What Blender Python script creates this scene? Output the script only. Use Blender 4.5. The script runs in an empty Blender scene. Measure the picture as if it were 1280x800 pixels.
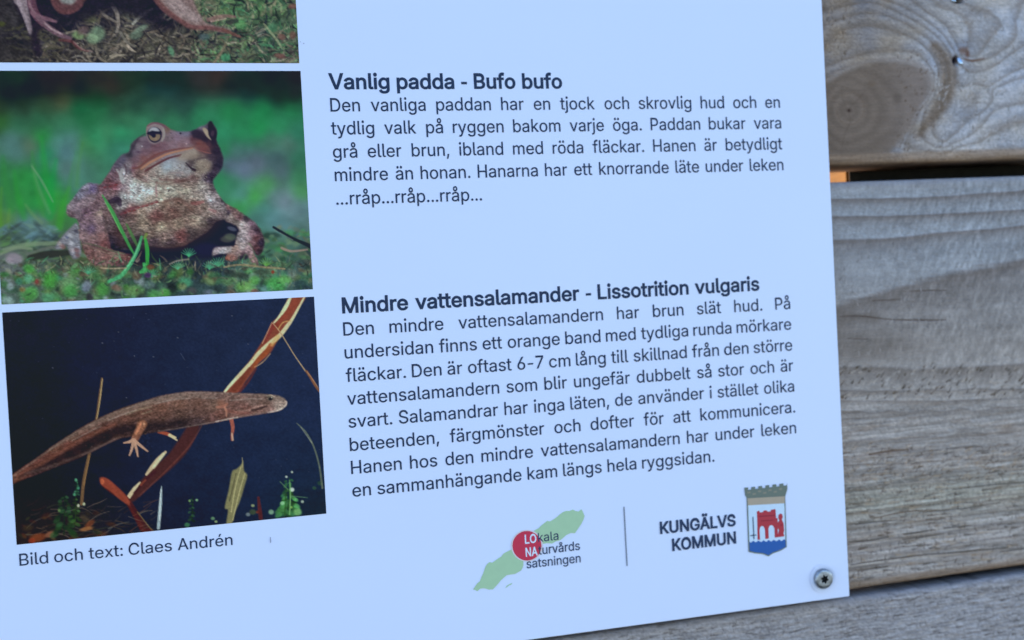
import bpy, bmesh, math, os
import numpy as np
from mathutils import Vector, Matrix

sc = bpy.context.scene
COL = sc.collection

# ---------------------------------------------------------------- camera
F_PX, W_PX, H_PX = 1410.75, 1280.0, 800.0                 # focal length in pixels of a 1280 x 800 picture
EYE_H, DIST = 1.40, 0.42
R = np.array([[ 0.96372141,  0.05295262, -0.26160478],    # rows: camera right, down, forward; columns: sign right, down, into the wall
              [-0.05674159,  0.99836474, -0.00694581],
              [ 0.26080919,  0.0215377 ,  0.96515009]])
def world(u, v, n=0.0):                                   # sign coordinates (right, down, inward) to world
    return Vector((u, n, EYE_H - v))
CAM_S = -DIST*R[2]                                        # camera in sign coordinates
cd = bpy.data.cameras.new('camera'); cam = bpy.data.objects.new('camera', cd); COL.objects.link(cam)
cd.sensor_width = 36.0; cd.lens = F_PX/W_PX*36.0; cd.clip_start = 0.01; cd.clip_end = 500
ax = [world(*R[0])-world(0, 0), -(world(*R[1])-world(0, 0)), -(world(*R[2])-world(0, 0))]
M = Matrix([[ax[c][r] for c in range(3)] for r in range(3)]).to_4x4()
M.translation = world(*CAM_S); cam.matrix_world = M
cd.dof.use_dof = True; cd.dof.focus_distance = 0.394; cd.dof.aperture_fstop = 9.0
sc.camera = cam

# ---------------------------------------------------------------- sky, sun, exposure
SUN_EL, SUN_AZ = 32.0, -68.0                              # the sun stands behind the fence, to the left
w = bpy.data.worlds.new('World'); sc.world = w; w.use_nodes = True
nt = w.node_tree; bg = nt.nodes['Background']
sky = nt.nodes.new('ShaderNodeTexSky'); sky.sky_type = 'NISHITA'; sky.sun_disc = False
sky.sun_elevation = math.radians(SUN_EL); sky.sun_rotation = math.radians(SUN_AZ)
sky.air_density = 1.0; sky.dust_density = 0.0; sky.ozone_density = 6.9
nt.links.new(sky.outputs[0], bg.inputs[0]); bg.inputs[1].default_value = 0.12
sl = bpy.data.lights.new('sun', 'SUN'); sl.energy = 5.0; sl.angle = math.radians(0.5); sl.color = (1, .93, .82)
so = bpy.data.objects.new('sun', sl); COL.objects.link(so)
sd = Vector((math.sin(math.radians(SUN_AZ))*math.cos(math.radians(SUN_EL)), math.cos(math.radians(SUN_AZ))*math.cos(math.radians(SUN_EL)), math.sin(math.radians(SUN_EL))))
so.rotation_euler = sd.to_track_quat('Z', 'Y').to_euler(); so.location = (-1, 1, 3)
sc.view_settings.view_transform = 'Standard'; sc.view_settings.look = 'None'
sc.view_settings.exposure = 2.01; sc.view_settings.gamma = 1.0; sc.view_settings.use_curve_mapping = False

# ---------------------------------------------------------------- layout helpers
def at(x, y, n=0.0):
    """layout point (x, y) -> sign coordinates (u, v) on the plane at depth n"""
    x = np.asarray(x, float); y = np.asarray(y, float)
    d = np.stack([x-W_PX/2, y-H_PX/2, np.full_like(x, F_PX)], -1) @ R
    t = (n-CAM_S[2])/d[..., 2]
    return CAM_S[0]+t*d[..., 0], CAM_S[1]+t*d[..., 1]
def lay(u, v, n=0.0):
    p = np.stack([np.asarray(u, float)-CAM_S[0], np.asarray(v, float)-CAM_S[1], np.broadcast_to(np.asarray(n, float)-CAM_S[2], np.shape(u))], -1) @ R.T
    return W_PX/2+F_PX*p[..., 0]/p[..., 2], H_PX/2+F_PX*p[..., 1]/p[..., 2]
def lin(c):
    c = np.clip(np.asarray(c, float)/255, 0, 1)
    return np.where(c < .04045, c/12.92, ((c+.055)/1.055)**2.4)
PAPER = lin([176, 209, 255])
def ink(c, white=.80, veil=.016):
    """reflectance of a surface from the colour it shows in the open shade that turns white paper light blue"""
    return np.clip(lin(c)/PAPER*white-veil, .003, .92)

def tag(o, label=None, cat=None, group=None, kind=None):
    if label: o['label'] = label
    if cat: o['category'] = cat
    if group: o['group'] = group
    if kind: o['kind'] = kind
    return o
def link(name, me, mat, parent=None, smooth=False):
    o = bpy.data.objects.new(name, me); COL.objects.link(o)
    for m_ in (mat if isinstance(mat, (list, tuple)) else [mat]): me.materials.append(m_)
    if parent is not None:
        o.parent = parent; o.matrix_parent_inverse = Matrix.Translation(-parent.location) if parent.type == 'EMPTY' else Matrix()
    if smooth: me.polygons.foreach_set('use_smooth', [True]*len(me.polygons))
    return o
def mesh(verts, faces):
    me = bpy.data.meshes.new('mesh'); me.from_pydata([tuple(v) for v in verts], [], faces); me.update(); return me
def empty(name, loc):
    o = bpy.data.objects.new(name, None); COL.objects.link(o); o.location = loc; o.empty_display_size = .02; return o

# ---------------------------------------------------------------- materials
def new_mat(name, rough=.5, spec=.5, metal=0.0):
    m = bpy.data.materials.new(name); m.use_nodes = True
    p = m.node_tree.nodes['Principled BSDF']
    p.inputs['Roughness'].default_value = rough; p.inputs['Metallic'].default_value = metal
    p.inputs['Specular IOR Level'].default_value = spec
    return m, m.node_tree, p
def add(nt, kind, **kw):
    n = nt.nodes.new(kind)
    for k, v in kw.items():
        if k in n.inputs.keys(): n.inputs[k].default_value = v
        else: setattr(n, k, v)
    return n
def coord(nt, scale=(1, 1, 1)):
    t = add(nt, 'ShaderNodeTexCoord'); mp = add(nt, 'ShaderNodeMapping'); mp.inputs['Scale'].default_value = scale
    nt.links.new(t.outputs['Object'], mp.inputs[0]); return mp.outputs[0]
def mottled(name, col, amt=.12, scale=(400, 400, 400), rough=.6, spec=.3, metal=0.0, bump=0.0):
    m, nt, p = new_mat(name, rough, spec, metal)
    n = add(nt, 'ShaderNodeTexNoise', Scale=1.0, Detail=4.0); nt.links.new(coord(nt, scale), n.inputs['Vector'])
    r = add(nt, 'ShaderNodeMapRange'); r.inputs['To Min'].default_value = 1-amt; r.inputs['To Max'].default_value = 1+amt
    r.inputs['From Min'].default_value = .25; r.inputs['From Max'].default_value = .75
    nt.links.new(n.outputs[0], r.inputs['Value'])
    x = add(nt, 'ShaderNodeVectorMath', operation='SCALE'); x.inputs[0].default_value = tuple(col)[:3]
    nt.links.new(r.outputs[0], x.inputs['Scale']); nt.links.new(x.outputs[0], p.inputs['Base Color'])
    if bump:
        b = add(nt, 'ShaderNodeBump', Strength=bump, Distance=.0004); nt.links.new(n.outputs[0], b.inputs['Height']); nt.links.new(b.outputs[0], p.inputs['Normal'])
    return m
def pigment(name, rough=.42, spec=.25, grain=.05, gscale=(2500, 2500, 2500), bump=0.0, bscale=(1, 1, 1)):
    """a surface whose colours are worked out point by point (attribute 'col'), with fine grain on top"""
    m, nt, p = new_mat(name, rough, spec)
    a = add(nt, 'ShaderNodeAttribute', attribute_name='col')
    n = add(nt, 'ShaderNodeTexNoise', Scale=1.0, Detail=3.0); nt.links.new(coord(nt, gscale), n.inputs['Vector'])
    r = add(nt, 'ShaderNodeMapRange'); r.inputs['To Min'].default_value = 1-grain; r.inputs['To Max'].default_value = 1+grain
    r.inputs['From Min'].default_value = .3; r.inputs['From Max'].default_value = .7
    nt.links.new(n.outputs[0], r.inputs['Value'])
    x = add(nt, 'ShaderNodeVectorMath', operation='SCALE')
    nt.links.new(a.outputs['Color'], x.inputs[0]); nt.links.new(r.outputs[0], x.inputs['Scale']); nt.links.new(x.outputs[0], p.inputs['Base Color'])
    if bump:
        n2 = add(nt, 'ShaderNodeTexNoise', Scale=1.0, Detail=4.0); nt.links.new(coord(nt, bscale), n2.inputs['Vector'])
        b = add(nt, 'ShaderNodeBump', Strength=bump, Distance=.0005); nt.links.new(n2.outputs[0], b.inputs['Height']); nt.links.new(b.outputs[0], p.inputs['Normal'])
    return m
M_PANEL = mottled('sign_white', (.815, .778, .845), .012, (14, 14, 14), .38, .25)
M_PRINT = pigment('printed_photo', .45, .15)
M_TIMBER = pigment('weathered_timber', .9, .12, .10, (900, 2600, 2600), .55, (500, 1500, 1500))
M_TEXT = mottled('text_ink', (.017, .029, .064), .1, (300, 300, 300), .45, .2)
M_STEEL = mottled('screw_steel', (.34, .34, .345), .3, (900, 900, 900), .48, .5, 1.0, .3)
M_DARK = mottled('recess_dark', (.015, .013, .012), .2, (900, 900, 900), .7, .2)
M_POST = mottled('post_timber', (.105, .042, .0065), .25, (60, 60, 700), .8, .2, 0, .5)
M_GAP_SHADE = mottled('gap_shade_black', (.012, .011, .010), .3, (300, 300, 300), .9, .1, 0, .4)  # near black, stands for the shade inside the upper gap
def flat_ink(name, c): return mottled(name, ink(c), .03, (300, 300, 300), .45, .2)
# ---------------------------------------------------------------- painting tools
def hash_table(seed):
    return np.random.RandomState(seed).rand(256, 256)
_tabs = {}
def vnoise(x, y, seed=0):
    if seed not in _tabs: _tabs[seed] = hash_table(seed)
    T = _tabs[seed]
    xi = np.floor(x).astype(int); yi = np.floor(y).astype(int)
    fx = x - xi; fy = y - yi
    fx = fx*fx*(3-2*fx); fy = fy*fy*(3-2*fy)
    a = T[xi & 255, yi & 255]; b = T[(xi+1) & 255, yi & 255]
    c = T[xi & 255, (yi+1) & 255]; d = T[(xi+1) & 255, (yi+1) & 255]
    return (a*(1-fx)+b*fx)*(1-fy) + (c*(1-fx)+d*fx)*fy
def fbm(x, y, seed=0, octv=3, gain=.5):
    s = 0; a = 1; t = 0
    for o in range(octv):
        s = s + a*vnoise(x*2**o+17.3*o, y*2**o+5.1*o, seed+o); t += a; a *= gain
    return s/t                                            # 0..1
def spline(pts, n=6, closed=True):
    P = np.array(pts, float); m = len(P); out = []
    rng = range(m if closed else m-1)
    for i in rng:
        if closed: p0, p1, p2, p3 = P[i-1], P[i], P[(i+1) % m], P[(i+2) % m]
        else: p0, p1, p2, p3 = P[max(i-1, 0)], P[i], P[i+1], P[min(i+2, m-1)]
        for k in range(n):
            t = k/n
            out.append(.5*((2*p1)+(-p0+p2)*t+(2*p0-5*p1+4*p2-p3)*t*t+(-p0+3*p1-3*p2+p3)*t**3))
    if not closed: out.append(P[-1])
    return np.array(out)
def zoomed(ox, oy, s, pts):                               # enlarged-view coordinates to layout units
    out = []
    for p in pts:                                         # (x, y), (x, y, brush width) or (x, y, r, g, b)
        out.append((ox+p[0]/s, oy+p[1]/s)+((p[2]/s,) if len(p) == 3 else tuple(p[2:])))
    return out
class Canvas:
    """colours of a printed photograph, evaluated at layout points X, Y"""
    def __init__(self, X, Y):
        self.X, self.Y = X, Y
        self.C = np.zeros((len(X), 3))
    def box(self, x0, y0, x1, y1):
        return np.where((self.X > x0) & (self.X < x1) & (self.Y > y0) & (self.Y < y1))[0]
    def rbf(self, S, sig, idx=None, soft=.15):
        S = np.array(S, float)
        X = self.X if idx is None else self.X[idx]; Y = self.Y if idx is None else self.Y[idx]
        out = np.zeros((len(X), 3)); w = np.zeros(len(X))
        for x, y, r, g, b in S:
            d2 = ((X-x)**2+(Y-y)**2)/sig**2
            k = 1/(d2+soft)**2 + 1e-5
            w += k; out += k[:, None]*np.array([r, g, b])
        return out/w[:, None]
    def mask(self, poly, feather=1.5, wob=0, seed=3, smooth=True):
        P = spline(poly, 5) if smooth else np.array(poly, float)
        pad = feather*2+wob+2
        idx = self.box(P[:, 0].min()-pad, P[:, 1].min()-pad, P[:, 0].max()+pad, P[:, 1].max()+pad)
        X, Y = self.X[idx], self.Y[idx]
        if wob:
            X = X+(vnoise(X*.35, Y*.35, seed)-.5)*2*wob; Y = Y+(vnoise(X*.35+50, Y*.35, seed)-.5)*2*wob
        d = np.full(len(idx), 1e9); ins = np.zeros(len(idx), bool)
        Q = np.roll(P, -1, 0)
        for (ax, ay), (bx, by) in zip(P, Q):
            ex, ey = bx-ax, by-ay; L = ex*ex+ey*ey+1e-9
            t = np.clip(((X-ax)*ex+(Y-ay)*ey)/L, 0, 1)
            d = np.minimum(d, np.hypot(X-ax-t*ex, Y-ay-t*ey))
            c = ((ay > Y) != (by > Y)) & (X < (bx-ax)*(Y-ay)/(by-ay+1e-12)+ax)
            ins ^= c
        s = np.where(ins, d, -d)
        return idx, np.clip(s/(2*feather)+.5, 0, 1), s
    def fill(self, poly, col, feather=1.5, a=1, wob=0, seed=3, smooth=True):
        idx, m, s = self.mask(poly, feather, wob, seed, smooth)
        m = (m*a)[:, None]; self.C[idx] = self.C[idx]*(1-m)+np.array(col, float)*m
        return idx, m, s
    def stroke(self, pts, col, a=1, feather=1, col2=None, curve=True):
        """pts (x, y, width): soft tapered brush line"""
        P = spline(pts, 6, False) if curve and len(pts) > 2 else np.array(pts, float)
        pad = P[:, 2].max()+feather*2
        idx = self.box(P[:, 0].min()-pad, P[:, 1].min()-pad, P[:, 0].max()+pad, P[:, 1].max()+pad)
        if not len(idx): return
        X, Y = self.X[idx], self.Y[idx]
        m = np.zeros(len(idx)); tt = np.zeros(len(idx)); n = len(P)-1
        for i in range(n):
            ax, ay, aw = P[i]; bx, by, bw = P[i+1]
            ex, ey = bx-ax, by-ay; L = ex*ex+ey*ey+1e-9
            t = np.clip(((X-ax)*ex+(Y-ay)*ey)/L, 0, 1)
            d = np.hypot(X-ax-t*ex, Y-ay-t*ey)
            k = np.clip(((aw+(bw-aw)*t)/2-d)/feather+.5, 0, 1)
            tt = np.where(k > m, (i+t)/n, tt); m = np.maximum(m, k)
        c = np.array(col, float)[None]
        if col2 is not None: c = c*(1-tt[:, None])+np.array(col2, float)[None]*tt[:, None]
        m = (m*a)[:, None]; self.C[idx] = self.C[idx]*(1-m)+c*m
    def blob(self, x, y, rx, ry, col, a=1, rot=0, hard=.5):
        R = max(rx, ry)*1.3+2
        idx = self.box(x-R, y-R, x+R, y+R)
        if not len(idx): return
        c, s = math.cos(rot), math.sin(rot)
        dx, dy = self.X[idx]-x, self.Y[idx]-y
        d = np.hypot((dx*c+dy*s)/rx, (-dx*s+dy*c)/ry)
        m = np.clip((1.15-d)/(1.15-hard), 0, 1); m = (m*m*(3-2*m)*a)[:, None]
        self.C[idx] = self.C[idx]*(1-m)+np.array(col, float)*m
    def mute(self, idx, m, dark, sat, bias=(0, 0, 0)):
        c = self.C[idx]; g = c.mean(1)[:, None]; m = np.asarray(m).reshape(-1, 1); d = np.asarray(dark).reshape(-1, 1)
        self.C[idx] = c*(1-m)+np.clip(g*d+(c-g)*np.asarray(sat).reshape(-1, 1)+np.array(bias), 4, 255)*m
    def grain(self, idx, amt, sx, sy, seed, rot=0, octv=3, tint=(1, 1, 1)):
        c, s = math.cos(rot), math.sin(rot)
        X, Y = self.X[idx], self.Y[idx]
        n = fbm((X*c+Y*s)/sx, (-X*s+Y*c)/sy, seed, octv)-.5
        self.C[idx] *= np.clip(1+2*n[:, None]*np.asarray(amt).reshape(-1, 1)*np.array(tint), .05, 3)

def leafy(cv, rnd, n, x0, y0, x1, y1, cols, size=(3, 9), a=(.5, .9), flat=.6, hard=.3):
    for i in range(n):
        x, y = rnd.uniform(x0, x1), rnd.uniform(y0, y1)
        r = rnd.uniform(*size); c = cols[rnd.randint(len(cols))]
        k = rnd.uniform(.75, 1.2)
        cv.blob(x, y, r, r*rnd.uniform(flat*.6, flat*1.4), np.array(c)*k, rnd.uniform(*a), rnd.uniform(-1, 1), hard)
def twigs(cv, rnd, n, x0, y0, x1, y1, cols, ln=(5, 18), w=(.8, 2), a=(.4, .9), ang=(-3.1, 3.1), bend=.5, fe=.9):
    for i in range(n):
        x, y = rnd.uniform(x0, x1), rnd.uniform(y0, y1)
        t = rnd.uniform(*ang); L = rnd.uniform(*ln); ww = rnd.uniform(*w)
        t2 = t+rnd.uniform(-bend, bend)
        c = np.array(cols[rnd.randint(len(cols))])*rnd.uniform(.7, 1.25)
        cv.stroke([(x, y, ww), (x+L*.5*math.cos(t), y+L*.5*math.sin(t), ww), (x+L*.5*(math.cos(t)+math.cos(t2)), y+L*.5*(math.sin(t)+math.sin(t2)), ww*.3)],
                  c, rnd.uniform(*a), fe)

def paint_toad(X, Y):
    cv = Canvas(X, Y); rnd = np.random.RandomState(11)
    bg = [(0,95,36,62,50),(20,92,38,66,48),(40,112,28,42,52),(12,120,28,44,52),(60,95,52,48,58),(62,110,42,44,52),(85,98,56,50,52),(100,108,36,50,50),(120,98,58,58,60),(140,106,66,60,60),
          (158,98,50,74,62),(172,104,40,70,60),(192,108,24,52,58),(215,110,28,58,62),(228,120,30,50,52),(250,97,62,62,68),(272,95,74,62,64),(290,108,36,52,58),(312,112,26,54,60),(340,96,38,48,58),(372,94,46,44,60),(370,118,44,48,60),(345,118,28,56,58),
          (0,134,38,56,44),(30,136,36,58,48),(55,132,44,70,52),(78,128,70,78,58),(100,136,24,98,64),(125,132,32,96,64),(110,150,34,104,68),(150,136,40,72,60),(170,132,30,58,52),(200,134,44,78,70),(230,132,40,76,72),
          (0,152,44,92,48),(25,156,48,104,80),(50,150,44,98,74),(80,152,52,112,86),(160,148,52,112,84),(180,150,54,120,92),(215,150,48,112,84),(250,145,44,122,88),(290,140,36,120,76),(330,138,30,116,72),(365,136,34,118,76),(379,132,40,110,82),
          (15,176,72,112,116),(20,190,74,120,124),(38,182,84,102,92),(53,172,38,134,64),(58,192,34,136,92),(70,180,72,120,120),(82,190,80,122,142),(92,178,78,120,130),(105,180,60,128,78),(118,172,44,130,92),(134,166,60,128,94),(150,168,44,134,96),(150,185,50,120,104),
          (280,170,44,130,96),(300,165,40,128,86),(325,160,34,136,80),(350,160,40,126,86),(372,168,44,118,96),(360,178,78,112,108),(340,176,66,112,100),(292,190,70,104,112),(288,205,82,96,130),(305,212,90,104,140),(322,205,84,98,124),(345,200,62,92,104),(352,214,70,92,110),(375,200,44,112,90),(374,220,48,120,84),(283,188,34,122,74),
          (8,215,44,120,72),(30,222,36,138,64),(58,226,24,138,70),(84,212,82,118,126),(94,222,64,122,112),(275,225,40,130,84),(290,232,50,128,96),(302,242,74,136,140),(318,246,56,152,64),(334,232,66,146,86),(300,260,48,140,74),(345,246,84,116,130),(355,252,108,126,152),(370,262,96,130,148),(378,240,64,140,84),(384,262,84,124,140),
          (5,250,52,124,80),(25,250,40,136,64),(45,252,34,140,66),(66,250,40,142,56),(6,275,78,130,70),(30,284,84,124,150),(52,280,88,118,124),(70,274,56,132,66),(340,272,84,136,152),(352,286,80,126,144),(330,262,66,132,130),(388,282,84,120,124),(320,275,66,120,120),
          (20,296,60,84,86),(55,300,66,84,84),(72,306,60,76,76),(330,300,50,92,76),(350,300,70,112,96),(375,292,66,106,106),(200,310,36,46,58),(260,310,30,40,64),(390,312,40,60,66),(30,315,76,96,88),(10,325,92,104,110),(100,320,70,86,60)]
    cv.C = cv.rbf(bg, 14, None, .8)
    idx = np.arange(len(X))
    cv.grain(idx, .09, 14, 11, 5, octv=2)
    dkb = np.clip((128+9*np.sin(X/47.)+6*np.sin(X/19.+1)-Y)/16, 0, 1)[:, None]; cv.C = cv.C*(1-.30*dkb)
    cv.mute(np.arange(len(X)), np.clip((Y-165)/40, 0, 1), 1, .88)
    # soft grass at the left
    for x0, y0, x1, y1, w, c in [(52,172,66,262,9,(36,146,62)),(40,190,54,268,6,(52,140,66)),(70,200,62,270,10,(28,146,72)),(96,190,84,262,6,(64,134,84)),(104,178,96,232,5,(70,132,72)),
                                 (18,214,30,272,7,(40,142,56)),(4,196,14,262,8,(46,128,62)),(40,206,62,266,3,(110,150,120)),(32,256,52,278,2.5,(120,150,96)),(86,235,74,285,8,(52,150,48)),(2,235,3,300,4,(84,150,40)),(12,262,12,300,3,(100,140,60))]:
        cv.stroke([(x0,y0,w*.4),((x0+x1)/2-2,(y0+y1)/2,w),(x1,y1,w*1.1)], c, .42, 5)
    cv.stroke([(40,208,1.5),(52,226,3),(66,252,2)], (120,150,128), .5, 2)
    # ground litter
    leafy(cv, rnd, 150, 0,286,110,330, [(70,100,80),(48,64,60),(96,118,110),(110,130,120),(60,90,60),(36,44,46),(84,130,80)], (4,13), (.3,.65), .35)
    leafy(cv, rnd, 60, 0,282,70,300, [(90,126,150),(60,84,92),(104,140,132),(48,60,66)], (6,15), (.3,.6), .3)
    leafy(cv, rnd, 150, 300,284,395,338, [(70,110,80),(50,84,66),(96,124,100),(60,130,80),(36,56,54),(110,116,100)], (3,9), (.35,.7), .5)
    for p, c, a in [([(4,312,3),(30,306,5),(70,304,5)],(116,140,118),.7),([(0,318,3),(20,310,4),(40,311,3)],(120,140,120),.7),([(38,322,8),(60,318,9),(90,316,6)],(42,46,48),.9),([(34,318,3),(60,310,4),(78,309,3)],(96,104,104),.7)]:
        cv.stroke(p, c, a, 2)
    cv.blob(18,323,13,8,(132,128,146),.9,.2); cv.blob(12,326,6,5,(150,140,160),.5)
    # dark hollow under the belly
    cv.fill([(130,318),(138,306),(170,312),(220,300),(250,285),(275,272),(300,282),(302,300),(290,318),(262,322),(230,322),(180,330),(140,330)], (26,26,52), 3)
    cv.blob(258,312,20,10,(30,30,66),.8); cv.blob(288,296,9,5,(70,82,80),.9,.1); cv.blob(284,299,10,5,(84,92,84),.6); cv.blob(290,286,7,3,(86,96,118),.7,.3)
    # hind leg (left), with its pale foot
    foot = zoomed(60,220,6.667,[(240,395),(190,430),(140,480),(95,535),(62,595),(80,612),(130,600),(150,575),(165,600),(190,660),(215,690),(255,680),(275,640),(270,560),(265,480)])
    i, m, s = cv.fill(foot, (118,122,140), 1.6)
    for z, c, r in [((120,585),(158,82,70),5),((95,560),(170,160,150),4),((240,620),(142,62,62),5),((245,660),(130,60,62),4),((160,510),(52,66,116),3.2),((235,460),(40,34,60),4),((190,500),(176,186,206),5),((195,560),(170,178,196),5),((200,620),(170,150,160),4),((225,540),(90,100,124),4)]:
        cv.blob(60+z[0]/6.667, 220+z[1]/6.667, r*1.1, r*.8, c, .6, .6, .2)
    leg = zoomed(60,220,6.667,[(440,70),(330,60),(270,110),(200,200),(155,265),(170,330),(240,360),(260,420),(262,500),(280,560),(300,620),(340,700),(420,752),(560,755),(660,735),(700,690),(690,660),(620,640),(520,600),(540,520),(560,430),(600,330),(620,200),(640,100),(620,0),(520,20)])
    i, m, s = cv.mask(leg, 1.5, .8)
    L = zoomed(60,220,6.667,[(330,100,120,112,140),(260,150,104,104,134),(190,260,132,112,128),(190,320,112,80,92),(300,230,138,108,122),(250,290,116,92,108),(360,110,98,78,140),(370,180,130,104,116),(420,200,124,84,92),(400,260,112,76,88),
        (320,300,110,70,92),(440,310,170,138,122),(340,370,128,90,108),(430,360,146,110,112),(360,440,104,74,112),(300,420,120,88,110),(440,440,136,96,104),(300,500,130,94,98),(380,520,136,94,96),(450,500,140,84,82),(470,570,132,60,60),(400,570,120,72,76),
        (350,630,132,76,72),(430,650,142,92,84),(400,700,132,72,66),(500,700,150,84,74),(580,710,128,52,56),(650,715,134,58,58),(560,660,132,96,80),(520,560,104,52,60),(500,440,96,66,66),(480,330,60,44,56),(520,370,56,40,56),(540,470,110,76,66),(540,70,124,50,58),(470,100,120,66,80),
        (560,30,132,48,60),(600,120,128,92,98),(560,200,58,36,56),(530,250,100,90,100),(640,30,120,84,100),(500,150,150,112,112)])
    base = cv.rbf(L, 6, i)
    mm = m[:, None]; cv.C[i] = cv.C[i]*(1-mm)+base*mm
    inn = i[m > .5]
    cv.grain(inn, .30, 3.6, 2.6, 21, .5); cv.grain(inn, .18, 1.7, 1.3, 22, .3, 2, (1, .85, .85))
    for k in range(70):
        j = inn[rnd.randint(len(inn))]
        cv.blob(X[j], Y[j], rnd.uniform(.8,2), rnd.uniform(.7,1.3), [(176,150,150),(80,44,56),(60,40,70),(164,120,110)][k % 4], .6)
    cv.stroke(zoomed(60,220,6.667,[(255,390,6),(300,320,8),(360,290,6),(430,280,4)]), (66,48,64), .6, 1.5)
    cv.stroke(zoomed(60,220,6.667,[(300,560,10),(400,580,14),(520,620,12),(640,650,8)]), (92,104,70), .75, 2)
    cv.stroke(zoomed(60,220,6.667,[(280,570,5),(400,610,6),(560,660,5),(680,675,4)]), (140,120,84), .6, 1.2)
    # far arm (right)
    arm = zoomed(180,220,6.667,[(560,130),(620,190),(690,235),(760,270),(830,320),(900,370),(950,420),(985,480),(1002,550),(990,620),(960,660),(930,650),(880,560),(800,580),(760,570),(775,500),(790,440),(740,400),(680,370),(640,300),(590,230)])
    i, m, s = cv.mask(arm, 1.4, .5)
    A = zoomed(180,220,6.667,[(600,160,60,40,62),(650,240,66,44,60),(700,260,130,80,80),(760,310,124,84,80),(720,340,150,128,120),(800,350,120,70,76),(690,310,46,34,56),(850,350,52,42,56),(820,400,170,158,160),(780,390,110,96,90),(830,470,160,144,150),(860,420,168,140,150),(900,400,110,74,96),(940,450,72,44,66),(900,480,128,86,100),
        (870,520,158,132,142),(930,520,110,52,60),(980,560,44,32,56),(940,600,100,48,58),(970,630,60,36,56),(900,560,124,76,84),(820,540,160,146,158),(790,500,120,110,116),(770,560,150,130,126)])
    b = cv.rbf(A, 6, i); mm = m[:, None]; cv.C[i] = cv.C[i]*(1-mm)+b*mm
    cv.grain(i[m > .5], .38, 2.6, 2.2, 31, .3)
    hand = zoomed(180,220,6.667,[(800,555),(740,585),(650,590),(590,600),(568,640),(575,665),(620,650),(690,650),(680,690),(730,710),(790,690),(830,660),(860,655),(880,690),(920,750),(950,745),(945,700),(915,650),(900,600),(860,560)])
    i, m, s = cv.mask(hand, 1.2, .3)
    Hn = zoomed(180,220,6.667,[(820,590,168,150,152),(760,610,166,126,112),(700,600,160,150,158),(620,610,170,150,162),(590,650,140,124,134),(650,640,156,160,170),(690,690,170,84,60),(740,690,158,92,78),(790,640,158,120,120),(860,620,160,120,128),(900,680,158,108,112),(930,730,150,92,96),(830,650,90,60,74)])
    b = cv.rbf(Hn, 5, i); mm = m[:, None]; cv.C[i] = cv.C[i]*(1-mm)+b*mm
    cv.grain(i[m > .5], .3, 2.2, 1.8, 33)
    cv.blob(304,322,8,3.5,(40,34,56),.85,-.15)
    # trunk and head
    body = zoomed(60,140,3.81,[(470,85),(482,60),(515,50),(556,62),(590,86),(640,93),(690,88),(722,72),(752,60),(772,44),(786,56),(805,92),(800,128),(822,182),(835,228),(826,270),(800,306),(786,335),(802,378),(838,430),(852,470),(850,505),
        (800,522),(770,560),(715,598),(650,634),(570,648),(500,640),(440,640),(380,655),(310,650),(290,600),(270,520),(255,440),(265,380),(255,345),(290,290),(320,240),(352,205),(385,190),(398,150),(430,122),(468,112)])
    i, m, s = cv.mask(body, 1.3, .35)
    B = zoomed(140,140,8,[(380,115,118,66,90),(430,120,98,70,96),(520,130,110,66,80),(560,170,120,92,70),(600,200,124,98,118),(680,190,96,96,126),(740,210,110,106,138),(650,250,124,94,120),(560,260,112,90,100),(600,310,130,96,112),(740,290,134,98,114),(700,340,130,86,96),(520,340,116,76,92),(440,360,112,68,84),(350,330,96,70,90),(300,270,112,92,112),
        (260,340,126,112,126),(230,400,104,84,106),(330,400,116,76,92),(430,430,128,72,76),(250,290,72,54,74),(210,350,56,46,62),(180,420,54,48,64),(320,470,132,70,70),(240,470,112,76,92),
        (820,200,52,44,76),(860,240,44,32,56),(820,270,98,48,58),(880,310,134,58,52),(930,340,128,56,52),(900,360,120,54,56),(960,320,70,40,56),(940,270,40,30,54),(1010,300,38,28,52),(1040,400,40,30,54),(1000,450,64,46,66),(1080,480,44,34,58),(1030,560,56,38,62),(980,640,52,36,66),(1060,540,36,30,58),(940,680,60,40,64),(1000,680,48,32,66),
        (880,130,110,100,124),(930,110,92,78,104),(980,110,40,30,50),
        (760,420,148,130,120),(820,400,140,124,112),(860,440,110,92,84),(800,480,92,76,72),(900,500,138,124,110),(920,560,142,128,114),(960,520,118,100,94),(860,560,100,86,80),(780,520,78,60,66),(700,450,140,124,114),
        (560,540,134,160,190),(620,530,140,156,180),(540,570,128,158,182),(700,560,136,140,160),(760,590,138,138,152),(660,620,124,120,132),(600,640,140,128,116),(720,640,134,112,108),(800,650,112,80,78),(860,640,140,118,104),(480,600,148,140,132),(440,570,152,140,130),(500,660,150,140,124),(560,660,142,104,92),(640,670,130,92,84),(720,690,128,96,86),(840,690,110,76,72),
        (440,660,160,146,132),(400,620,156,134,122),(340,660,164,132,124),(290,640,124,90,78),(250,590,140,96,88),(220,560,124,58,76),(300,560,146,104,84),(350,580,130,92,80),
        (130,600,168,168,176),(160,580,76,60,76),(170,540,128,116,126),(110,680,160,164,170),(140,640,164,156,162),(60,520,84,72,100),(20,560,92,68,92),(100,480,82,76,108),(60,620,120,84,98),(30,660,104,66,82),(20,740,138,46,62),(80,720,128,70,84),(120,760,130,104,116),
        (220,730,172,180,184),(300,740,176,184,192),(400,720,172,170,160),(360,780,176,184,190),(520,740,160,152,132),(640,730,150,134,116),(740,740,146,122,104),(820,740,142,120,106),(880,730,160,150,138),(940,740,158,140,134),(980,760,120,98,98),(1010,760,60,44,60),(900,780,166,154,148),(700,780,158,150,130),(560,790,168,166,150),(240,790,160,160,164),(160,790,140,112,112)])
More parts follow.
